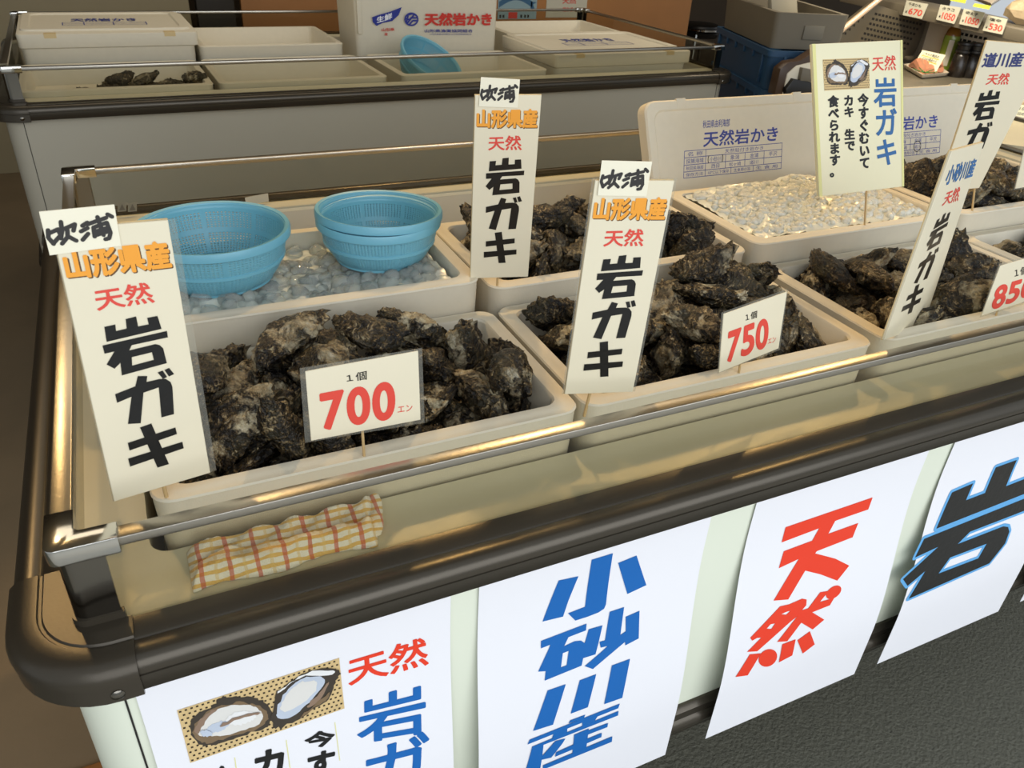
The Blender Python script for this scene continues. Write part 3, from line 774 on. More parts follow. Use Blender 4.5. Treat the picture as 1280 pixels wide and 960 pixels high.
price_card('white laminated price card reading 750, on a stick in the second box from left', (0.838, 0.106, 0.955), (0.173, -0.982, 0.07), L_(cb, (110,315),(693,108),(615,632),(65,855)), L_(cb, (92,303),(706,82),(630,646),(58,864)), '750', L_(cb, (145,480),(530,335),(518,615),(122,775)), L_(cb, (305,318),(415,278),(412,348),(310,378)), L_(cb, (515,545),(590,518),(583,570),(515,590)))
cp5 = crop(1100, 150, 3.556)
price_card('white laminated price card reading 850, at the right photo edge', (1.318, 0.106, 0.955), (0.10, -0.99, 0.07), L_(cp5, (537,648),(742,588),(684,795),(453,870)), L_(cp5, (532,640),(750,580),(692,804),(446,879)), '850', L_(cp5, (512,740),(700,686),(674,778),(488,850)), L_(cp5, (597,664),(655,646),(652,682),(598,699)), None)
price_card('white price card with a red 9, in the second row at the right photo edge', (1.92, 0.386, 0.991), (0.0, -0.99, 0.07), [(1282,182),(1345,172),(1332,226),(1269,236)], [(1281,180),(1346,170),(1333,228),(1267,238)], '900', [(1281,200),(1325,190),(1320,217),(1277,229)], None, None)

# the yellow board and the oyster photo shared with the left poster
def sliced(shape):
    """cut a flat shape into horizontal strips so that it can follow the paper's bend"""
    V, F = shape; bm = bmesh.new(); vs = [bm.verts.new((p[0], p[1], p[2] if len(p) > 2 else 0)) for p in V]
    for f in F:
        try: bm.faces.new([vs[i] for i in f])
        except ValueError: pass
    z = 0.42
    while z < 0.86:
        bmesh.ops.bisect_plane(bm, geom=bm.verts[:] + bm.edges[:] + bm.faces[:], plane_co=(0, z, 0), plane_no=(0, 1, 0), dist=1e-6); z += 0.02
    bm.verts.index_update()
    r = ([tuple(v.co) for v in bm.verts], [tuple(v.index for v in f.verts) for f in bm.faces]); bm.free()
    return r
cph = crop(210, 780, 3.765)
PHQ = [(42,405),(805,158),(830,395),(105,652)]
_pf = frac_fn(PHQ)
def chaikin(p, n=2):
    for _ in range(n):
        p = [q for a, b in zip(p, p[1:] + p[:1]) for q in ((a[0]*.75+b[0]*.25, a[1]*.75+b[1]*.25), (a[0]*.25+b[0]*.75, a[1]*.25+b[1]*.75))]
    return p
def ragged(p, amt, k):
    return [(x + amt*mn.noise(Vector((x*0.09, y*0.09, k))), y + amt*mn.noise(Vector((x*0.09, y*0.09, k + 9)))) for x, y in p]
OY_PHOTO = [(m, [_pf(*p) for p in ragged(chaikin(poly), 14 if 'shell' in m else 8, i)]) for i, (m, poly) in enumerate((
    ('shell_dark', [(98,500),(105,450),(150,410),(210,385),(222,352),(300,343),(370,343),(425,358),(465,390),(478,430),(468,470),(432,498),(350,524),(260,550),(180,576),(128,558)]),
    ('shell_brown', [(112,500),(140,445),(205,398),(300,368),(378,372),(440,395),(462,432),(440,480),(350,510),(255,538),(180,562),(132,548)]),
    ('flesh', [(122,500),(150,445),(212,405),(300,378),(370,382),(418,398),(436,430),(420,474),(340,500),(240,526),(172,522),(136,522)]),
    ('mantle', [(118,492),(150,438),(210,398),(232,398),(180,438),(150,488),(140,515),(124,512)]),
    ('nacre', ellipse(225, 482, 55, 22, -20)), ('pearl', ellipse(330, 440, 70, 30, -12)),
    ('shell_dark', [(470,472),(476,420),(492,360),(488,318),(540,283),(590,248),(640,213),(720,198),(808,203),(802,240),(770,290),(764,350),(704,382),(640,428),(560,472),(508,494)]),
    ('pearl', [(490,320),(540,286),(640,215),(800,207),(740,242),(640,234),(575,262),(510,322)]),
    ('nacre', [(495,438),(500,385),(530,320),(590,265),(640,240),(742,244),(704,312),(650,370),(580,434),(520,445)]),
    ('flesh', [(508,410),(520,360),(555,312),(600,270),(650,258),(700,268),(685,312),(640,360),(570,402)]),
    ('mantle', [(640,380),(700,325),(745,262),(752,270),(715,345),(652,398)]), ('shell_brown', [(600,440),(660,395),(720,345),(758,300),(756,345),(700,374),(640,420)]), ('mantle', [(230,470),(330,420),(420,410),(425,418),(335,432),(240,482)]), ('nacre', ellipse(170, 505, 26, 14, 10))))]
mat('shell_dark', (62, 54, 44), 0.6, noise=0.3, nscale=60); mat('shell_brown', (126, 104, 76), 0.6, noise=0.25, nscale=60)
mat('flesh', (222, 220, 214), 0.5, noise=0.05, nscale=40); mat('mantle', (140, 116, 96), 0.6); mat('nacre', (190, 200, 214), 0.5, noise=0.08, nscale=40); mat('pearl', (232, 232, 230), 0.5, noise=0.05, nscale=30)
mat('straw', (214, 186, 132), 0.6, noise=0.18, nscale=60); mat('weave_hole', (44, 34, 22), 0.8)
def oyster_photo(t, pl, quad, h=0.0004):
    q = quad
    ph = MB(); put(ph, pl, sliced((list(q), [(0, 1, 2, 3)])), lambda a, b: (a, b), (lambda u, v: pl.w(u, v, h)))
    p = obj('oyster_picture', ph, M['straw'], t)
    hl = MB(); V = []; F = []
    for i in range(30):
        for j in range(13):
            a, b = (i + 0.5*(j % 2) + 0.25)/30.5, (j + 0.3)/13
            k = len(V); V += [(a, b), (a + 0.014, b), (a + 0.014, b + 0.03), (a, b + 0.03)]; F.append((k, k+1, k+2, k+3))
    put(hl, pl, ([bil(q, a, b) for a, b in V], F), lambda a, b: (a, b), (lambda u, v: pl.w(u, v, h + 0.0002)))
    obj('weave_hole', hl, M['weave_hole'], p)['kind'] = 'stuff'
    for i, (m, poly) in enumerate(OY_PHOTO):
        fv, ff_ = fill([poly]); k = MB(); put(k, pl, sliced(([bil(q, a, b) for a, b in fv], ff_)), lambda a, b: (a, b), (lambda u, v, i=i: pl.w(u, v, h + 0.0004 + 0.00012*i)))
        obj('printed_' + {'shell_dark': 'shell', 'shell_brown': 'shell_lip', 'flesh': 'oyster_flesh', 'mantle': 'oyster_mantle', 'nacre': 'nacre', 'pearl': 'highlight'}[m], k, M[m], p)
    return p
cy = crop(1000, 40, 4.364)
YB = thing('sign_board', (1.331, 0.386, 0.991), 'pale yellow board with a picture of two opened oysters, standing over the crushed ice', 'sign')
P_Y = Plane((1.331, 0.378, 0.991), (0.0, -0.945, 0.326))
yq = [P_Y.px(*p) for p in ((1015,55),(1128,50),(1130,233),(1024,246))]
obj('board', slab(P_Y, yq, -0.006, 0.0), M['paper_yellow'], YB, bevel=0.001)
mat('edge_yellow', (226, 222, 150), 0.5)
for a, b in ((0.0, 0.035), (0.975, 1.0)):
    k = MB(); put(k, P_Y, fill([[(a, 0.0), (b, 0.0), (b, 1.0), (a, 1.0)]]), lambda x, y: bil(yq, x, y), 0.0004); obj('edge_tape', k, M['edge_yellow'], YB)
oyster_photo(YB, P_Y, [P_Y.px(*cy(*p)) for p in ((123,150),(375,140),(380,307),(132,320))])
k = MB(); text_q(k, P_Y, '天然', [P_Y.px(*cy(*p)) for p in ((393,135),(520,125),(523,208),(393,214))], 0.012); obj('red_lettering', k, M['ink_red'], YB)
k = MB(); column_q(k, P_Y, '岩ガキ', [P_Y.px(*cy(*p)) for p in ((398,248),(528,243),(536,730),(410,738))], 0.022); obj('blue_lettering', k, M['ink_blue_soft'], YB)
k = MB()
column_q(k, P_Y, '今すぐむいて', [P_Y.px(*cy(*p)) for p in ((314,338),(372,334),(382,744),(324,750))], 0.048)
column_q(k, P_Y, 'カキ 生で', [P_Y.px(*cy(*p)) for p in ((236,344),(292,341),(301,648),(243,652))], 0.048)
column_q(k, P_Y, '食べられます。', [P_Y.px(*cy(*p)) for p in ((150,348),(210,344),(222,790),(162,795))], 0.048)
obj('black_lettering', k, M['ink_black'], YB)
stick(YB, P_Y, (1.331, 0.390, 0.991), pl_u(P_Y, (1.331, 0.39, 0.991)), yq[2][1] + 0.12, 0.0018)

# ------------------------------------------------------------------ posters on the front panel
class Sheet(Plane):
    """paper taped under the bumper, hanging and lifting over the bottom trim"""
    def __init__(s, amp): super().__init__((0, 0, 0), (0, -1, 0)); s.amp = amp
    def off(s, z):
        a = min(1, max(0, (0.80 - z)/0.30)); return 0.003 + s.amp*a*a*(3 - 2*a)
    def px(s, x, y):
        h = 0.0
        for _ in range(6):
            p = at(x, y, y=-h); h = s.off(p.z)
        return (p.x, p.z)
    def w(s, u, v, h=0.0): return Vector((u, -s.off(v) - h, v))
def ink(t, pl, polys, m, h=0.0006, name='lettering'):
    k = MB()
    for i, g in enumerate(polys): put(k, pl, sliced(fill(g)), lambda x, y: (x, y), (lambda u, v, i=i: pl.w(u, v, h + 0.00003*i)))
    return obj(name, k, m, t)
def text_on(t, pl, items, m, off, name):
    k = MB()
    for s_, quad in items:
        V, F = glyphs(s_, off)
        xs = [v[0] for v in V]; ys = [v[1] for v in V]; x0, x1, y0, y1 = min(xs), max(xs), min(ys), max(ys)
        V2 = [bil(quad, (p[0]-x0)/(x1-x0), (y1-p[1])/(y1-y0)) + (p[2] if len(p) > 2 else 0.0,) for p in V]
        put(k, pl, sliced((V2, F)), lambda x, y: (x, y), (lambda u, v: pl.w(u, v, 0.0006)))
    return obj(name, k, m, t)
def poster(label, xl, xr, zb, amp, xbl=None, xbr=None):
    t = thing('poster', ((xl+xr)/2, -0.003, 0.845), label, 'poster')
    pl = Sheet(amp); b = MB(); nx, nz = 6, 26; xbl = xl if xbl is None else xbl; xbr = xr if xbr is None else xbr
    zt = 0.858; L = []
    for h in (0.0, -0.0004):
        L.append([[pl.w((xl + (xbl-xl)*j/nz)*(1-i/nx) + (xr + (xbr-xr)*j/nz)*i/nx, zt + (zb-zt)*j/nz, h) for i in range(nx+1)] for j in range(nz+1)])
    n = (nx+1)*(nz+1)
    vs = [p for g in L for row in g for p in row]; F = []
    for j in range(nz):
        for i in range(nx):
            a = j*(nx+1)+i; F.append((a, a+nx+1, a+nx+2, a+1)); F.append((n+a, n+a+1, n+a+nx+2, n+a+nx+1))
    ring = [i for i in range(nx+1)] + [j*(nx+1)+nx for j in range(1, nz+1)] + [nz*(nx+1)+i for i in range(nx-1, -1, -1)] + [j*(nx+1) for j in range(nz-1, 0, -1)]
    for a, c in zip(ring, ring[1:] + ring[:1]): F.append((a, c, c+n, a+n))
    b.add(vs, F)
    obj('paper_sheet', b, M['paper_white'], t, smooth=True)
    return t, pl
T1, S1 = poster('white poster with a picture of opened oysters on the front panel', 0.114, 0.411, 0.40, 0.020)
T2, S2 = poster('white poster with four big blue characters on the front panel', 0.4425, 0.740, 0.400, 0.022)
T3, S3 = poster('white poster with two big red characters on the front panel', 0.808, 1.105, 0.404, 0.026)
T4, S4 = poster('white poster with a big black character outlined in sky blue', 1.156, 1.453, 0.404, 0.026)
T5, S5 = poster('white poster cut off by the right photo edge, last of the front panel row', 1.512, 1.809, 0.404, 0.026)
def tr(pl, c, polys): return [[[pl.px(*c(*p)) for p in q] for q in g] for g in polys]
k4 = crop(640, 680, 6.4); k5 = crop(640, 810, 6.4)
d5 = lambda l: [(x, y + 832) for x, y in l]
ink(T2, S2, tr(S2, k4, [
    [[(372,290),(530,256),(450,450),(407,578),(243,618)]], [[(636,124),(805,72),(750,480),(735,515),(690,545),(600,580),(505,610),(447,552),(582,500)]], [[(848,150),(995,90),(1073,326),(922,397)]],
    [[(230,773),(595,634),(590,688),(450,742),(415,815),(500,775),(550,770),(580,790),(612,680),(722,648),(690,790),(666,880),(568,910),(555,970),(260,1090),(268,1014),(208,1018),(290,842),(305,802),(230,832)], d5([(405,38),(452,20),(435,135),(390,152)])],
    [[(780,540),(895,502),(865,725),(908,695),(908,580),(1018,532),(1012,752),(905,808),(902,780),(840,832),(645,997),(580,974),(700,872),(765,812),(708,826),(698,780),(742,768)]],
    [d5([(283,337),(428,287),(326,610),(168,660)])], [d5([(540,256),(672,206),(605,470),(468,522)])], [d5([(797,137),(942,84),(880,395),(735,446)])],
    [d5([(140,730),(860,442),(848,478),(122,768)])], [d5([(450,600),(465,575),(585,530),(570,560)])], [d5([(330,685),(440,640),(440,672),(350,722),(310,742)])], [d5([(560,585),(690,530),(660,578),(560,620)])],
    [d5([(160,785),(850,500),(846,535),(250,770),(240,860),(205,1060),(80,1060)])], [d5([(345,740),(425,720),(400,760),(312,872),(232,890),(240,858)])], [d5([(495,690),(612,640),(592,790),(480,840)])],
    [d5([(610,655),(766,596),(760,628),(600,690)])], [d5([(350,830),(480,772),(716,674),(712,708),(470,812),(342,865)])], [d5([(245,935),(800,703),(796,745),(245,968)])]]), M['ink_blue'], name='blue_lettering')
k6 = crop(900, 610, 4)
ink(T3, S3, tr(S3, k6, [
    [[(327,195),(762,46),(740,106),(575,163),(540,228),(690,174),(662,245),(482,315),(475,326),(575,352),(645,387),(585,462),(500,430),(425,412),(340,556),(267,562),(393,353),(293,400),(318,315),(460,262),(495,200),(307,271)]],
    [[(300,590),(345,580),(410,552),(432,556),(430,585),(395,625),(350,668),(185,815),(135,818),(205,747),(185,748),(160,762),(150,748)], [(305,630),(330,618),(352,612),(330,632)], [(232,702),(252,680),(275,675),(256,703)]],
    [[(500,520),(545,512),(498,568),(570,548),(548,585),(460,620),(520,657),(462,706),(405,672),(335,765),(285,768),(385,640),(350,668),(345,655),(400,612),(440,600)]],
    [ellipse(567, 520, 44, 26, -38)], [[(148,830),(203,825),(137,935),(77,943)]], [ellipse(238, 848, 50, 40, -38)], [[(310,780),(377,755),(360,835),(293,870)]], [[(386,760),(448,715),(472,780),(412,826)]]]), M['ink_red_bright'], name='red_lettering')
k7 = crop(1110, 560, 4.8)
IW4 = [[[(382,265),(508,210),(465,312),(580,268),(645,115),(770,70),(705,228),(838,176),(890,62),(1010,14),(920,232),(288,482)]],
       [[(215,543),(1000,228),(955,318),(816,374),(490,500),(415,575),(690,468),(718,472),(725,500),(700,570),(605,690),(122,902),(222,735),(115,825),(88,785),(300,590),(160,655)], [(370,655),(590,572),(540,660),(300,752)]]]
gl = MB()
for g in IW4:
    for poly in g:
        pts = [S4.px(*k7(*p)) for p in poly]
        put(gl, S4, sliced(strokes([pts + [pts[0]]], 0.0105)), lambda x, y: (x, y), (lambda u, v: S4.w(u, v, 0.0005)))
obj('blue_outline', gl, M['ink_sky'], T4)
ink(T4, S4, tr(S4, k7, IW4), M['ink_black'], h=0.0009, name='black_lettering')
k1 = cph
oyster_photo(T1, S1, [S1.px(*k1(*p)) for p in PHQ], 0.0006)
Q1 = lambda *ps: [S1.px(*k1(*p)) for p in ps]
text_on(T1, S1, [('天然', Q1((840,165),(1212,52),(1228,190),(850,292)))], M['ink_red_bright'], 0.02, 'red_lettering')
text_on(T1, S1, [('岩', Q1((888,362),(1212,270),(1215,515),(890,565))), ('ガ', Q1((925,585),(1228,495),(1235,740),(925,800)))], M['ink_blue'], 0.02, 'blue_lettering')
text_on(T1, S1, [('今', Q1((636,520),(785,485),(785,570),(650,588))), ('す', Q1((655,612),(788,582),(780,700),(660,730))), ('カ', Q1((405,605),(548,570),(545,705),(405,740))), ('食', Q1((190,680),(312,650),(315,770),(195,800)))], M['ink_black'], 0.045, 'black_lettering')
k = MB(); put(k, S1, sliced(strokes([Q1((785,462),(808,640)), Q1((556,545),(580,720)), Q1((314,628),(335,790))], 0.0008)), lambda x, y: (x, y), (lambda u, v: S1.w(u, v, 0.0005)))
obj('fine_rule', k, M['edge_yellow'], T1)
# ------------------------------------------------------------------ oysters
def oyster_mesh(seed, L, W, T, sub=5):
    """one rough rock oyster: two valves, growth layers, ragged lip; long axis x, umbo at -x"""
    rnd = random.Random(seed); bm = bmesh.new(); bmesh.ops.create_icosphere(bm, subdivisions=sub, radius=1.0)
    o = Vector((seed*7.3, seed*3.1, seed*1.7)); bend = rnd.uniform(-0.22, 0.30); curl = rnd.uniform(-0.28, 0.28)
    up, dn = rnd.uniform(0.75, 1.0), rnd.uniform(0.9, 1.25); beak = rnd.uniform(0.25, 0.62); N = rnd.uniform(8, 12)
    for v in bm.verts:
        p = v.co.copy(); x, y, z = p
        r = min(1.0, math.hypot(x, y)); s = 1 if z >= 0 else -1
        wid = 1 - beak*(0.5 - 0.5*x)**1.6
        big = mn.noise(p*1.4 + o); mid = mn.noise(p*3.1 + o*2)
        ed = 1 + 0.24*mn.noise(Vector((math.atan2(y, x)*1.3, 0, 0)) + o) + 0.05*mn.noise(Vector((math.atan2(y, x)*4.5, s*0.3, 0)) + o)
        zz = s * (up if s > 0 else dn) * abs(z)**1.35 * (1 + 0.35*big)
        d = math.hypot(x + 0.85, y*0.9)
        ph = d*N*0.36 + 1.5*mn.noise(p*1.9 + o) + (0.35 if s > 0 else 0)
        saw = ph - math.floor(ph)
        layer = (saw**2.6) * (0.09 + 0.18*max(0, mid)) * min(1.0, 0.25 + r)
        fine = 0.060*mn.noise(p*6 + o) + 0.040*abs(mn.noise(p*13 + o)) + 0.022*mn.noise(p*27 + o)
        rib = 0.022*math.sin(math.atan2(y, x + 0.9)*22 + 3*mn.noise(p*2 + o)) * r
        k = 1 + layer*0.55 + 0.10*mid*r
        X, Y = x*ed*k, y*ed*wid*k
        Z = zz + s*(layer*0.9 + rib) + fine*1.6 + 0.16*mid
        Z += bend*(X*X) + 0.20*mn.noise(Vector((X*1.1, Y*1.1, 5)) + o)
        Y += curl*X*X
        v.co = Vector((X*L/2, Y*W/2, Z*T/2))
    bmesh.ops.recalc_face_normals(bm, faces=bm.faces)
    me = bpy.data.meshes.new('oyster'); bm.to_mesh(me); bm.free()
    me.polygons.foreach_set('use_smooth', [True]*len(me.polygons))
    return me
OY_VAR = [(1, .098, .072, .038), (2, .090, .074, .034), (3, .104, .064, .040), (4, .086, .072, .040), (5, .100, .060, .034), (6, .092, .068, .043), (8, .102, .072, .036)]

def oyster_mat():
    m = bpy.data.materials.new('oyster_shell'); m.use_nodes = True; nt = m.node_tree; b = nt.nodes['Principled BSDF']; N = nt.nodes.new; L = nt.links.new
    tc = N('ShaderNodeTexCoord'); oi = N('ShaderNodeObjectInfo')
    off = N('ShaderNodeVectorMath'); off.operation = 'ADD'; sc_ = N('ShaderNodeVectorMath'); sc_.operation = 'SCALE'; sc_.inputs['Scale'].default_value = 1.0
    cmb = N('ShaderNodeCombineXYZ'); L(oi.outputs['Random'], cmb.inputs[0]); L(oi.outputs['Random'], cmb.inputs[1])
    L(tc.outputs['Object'], off.inputs[0]); L(cmb.outputs[0], off.inputs[1])
    def noise(scale, det=6, dist=0.0, rough=0.6):
        n = N('ShaderNodeTexNoise'); n.inputs['Scale'].default_value = scale; n.inputs['Detail'].default_value = det; n.inputs['Distortion'].default_value = dist; n.inputs['Roughness'].default_value = rough
        L(off.outputs[0], n.inputs['Vector']); return n
    def ramp(src, stops):
        r = N('ShaderNodeValToRGB'); L(src, r.inputs[0]); e = r.color_ramp.elements
        while len(e) < len(stops): e.new(0.5)
        for q, (p, c) in zip(e, stops): q.position = p; q.color = c
        return r
    n1 = noise(62, 9, 1.2, 0.72)
    wv = N('ShaderNodeTexWave'); wv.wave_type = 'RINGS'; wv.rings_direction = 'SPHERICAL'; wv.inputs['Scale'].default_value = 30; wv.inputs['Distortion'].default_value = 26; wv.inputs['Detail'].default_value = 6; wv.inputs['Detail Scale'].default_value = 0.9; wv.inputs['Detail Roughness'].default_value = 0.65
    mp = N('ShaderNodeMapping'); mp.inputs['Location'].default_value = (0.048, 0.004, 0.0); L(tc.outputs['Object'], mp.inputs['Vector']); L(mp.outputs[0], wv.inputs['Vector'])
    wm = N('ShaderNodeMath'); wm.operation = 'MULTIPLY_ADD'; wm.inputs[1].default_value = 0.17; L(wv.outputs['Fac'], wm.inputs[0])
    wo = N('ShaderNodeMath'); wo.operation = 'SUBTRACT'; wo.inputs[1].default_value = 0.085; L(n1.outputs['Fac'], wo.inputs[0]); L(wo.outputs[0], wm.inputs[2])
    base = ramp(wm.outputs[0], [(0.38, srgb(10, 8, 5)), (0.49, srgb(28, 22, 13)), (0.57, srgb(62, 50, 31)), (0.65, srgb(124, 106, 74)), (0.74, srgb(200, 186, 148))])
    n2 = noise(26, 5, 0.5)                                            # chalky worn patches
    pat = ramp(n2.outputs['Fac'], [(0.515, (0, 0, 0, 1)), (0.575, (1, 1, 1, 1))])
    n3 = noise(90, 6)
    chalk = ramp(n3.outputs['Fac'], [(0.35, srgb(120, 100, 70)), (0.55, srgb(206, 194, 160)), (0.75, srgb(236, 230, 210))])
    mul = N('ShaderNodeMath'); mul.operation = 'MULTIPLY'; L(pat.outputs[0], mul.inputs[0])
    rr = N('ShaderNodeMapRange'); L(oi.outputs['Random'], rr.inputs['Value']); rr.inputs['From Min'].default_value = 0.2; rr.inputs['To Min'].default_value = 0.0; rr.inputs['To Max'].default_value = 0.95
    L(rr.outputs[0], mul.inputs[1])
    mx = N('ShaderNodeMix'); mx.data_type = 'RGBA'; L(mul.outputs[0], mx.inputs[0]); L(base.outputs[0], mx.inputs[6]); L(chalk.outputs[0], mx.inputs[7])
    n4 = noise(24, 3); grn = ramp(n4.outputs['Fac'], [(0.5, (0, 0, 0, 1)), (0.75, (0.5, 0.5, 0.5, 1))])
    mx2 = N('ShaderNodeMix'); mx2.data_type = 'RGBA'; L(grn.outputs[0], mx2.inputs[0]); L(mx.outputs[2], mx2.inputs[6]); mx2.inputs[7].default_value = srgb(86, 82, 58)
    L(mx2.outputs[2], b.inputs['Base Color'])
    rg = N('ShaderNodeMapRange'); L(n3.outputs['Fac'], rg.inputs['Value']); rg.inputs['To Min'].default_value = 0.15; rg.inputs['To Max'].default_value = 0.5; L(rg.outputs[0], b.inputs['Roughness'])
    bp = N('ShaderNodeBump'); bp.inputs['Strength'].default_value = 1.0; bp.inputs['Distance'].default_value = 0.0026
    n5 = noise(150, 7, 0.5, 0.62); hb = N('ShaderNodeMath'); hb.operation = 'MULTIPLY_ADD'; hb.inputs[1].default_value = 0.45; L(wv.outputs['Fac'], hb.inputs[0]); L(n5.outputs['Fac'], hb.inputs[2]); L(hb.outputs[0], bp.inputs['Height']); L(bp.outputs['Normal'], b.inputs['Normal'])
    return m
M['oyster'] = oyster_mat()
OYM = [oyster_mesh(*v) for v in OY_VAR]
for m_ in OYM: m_.materials.append(M['oyster'])
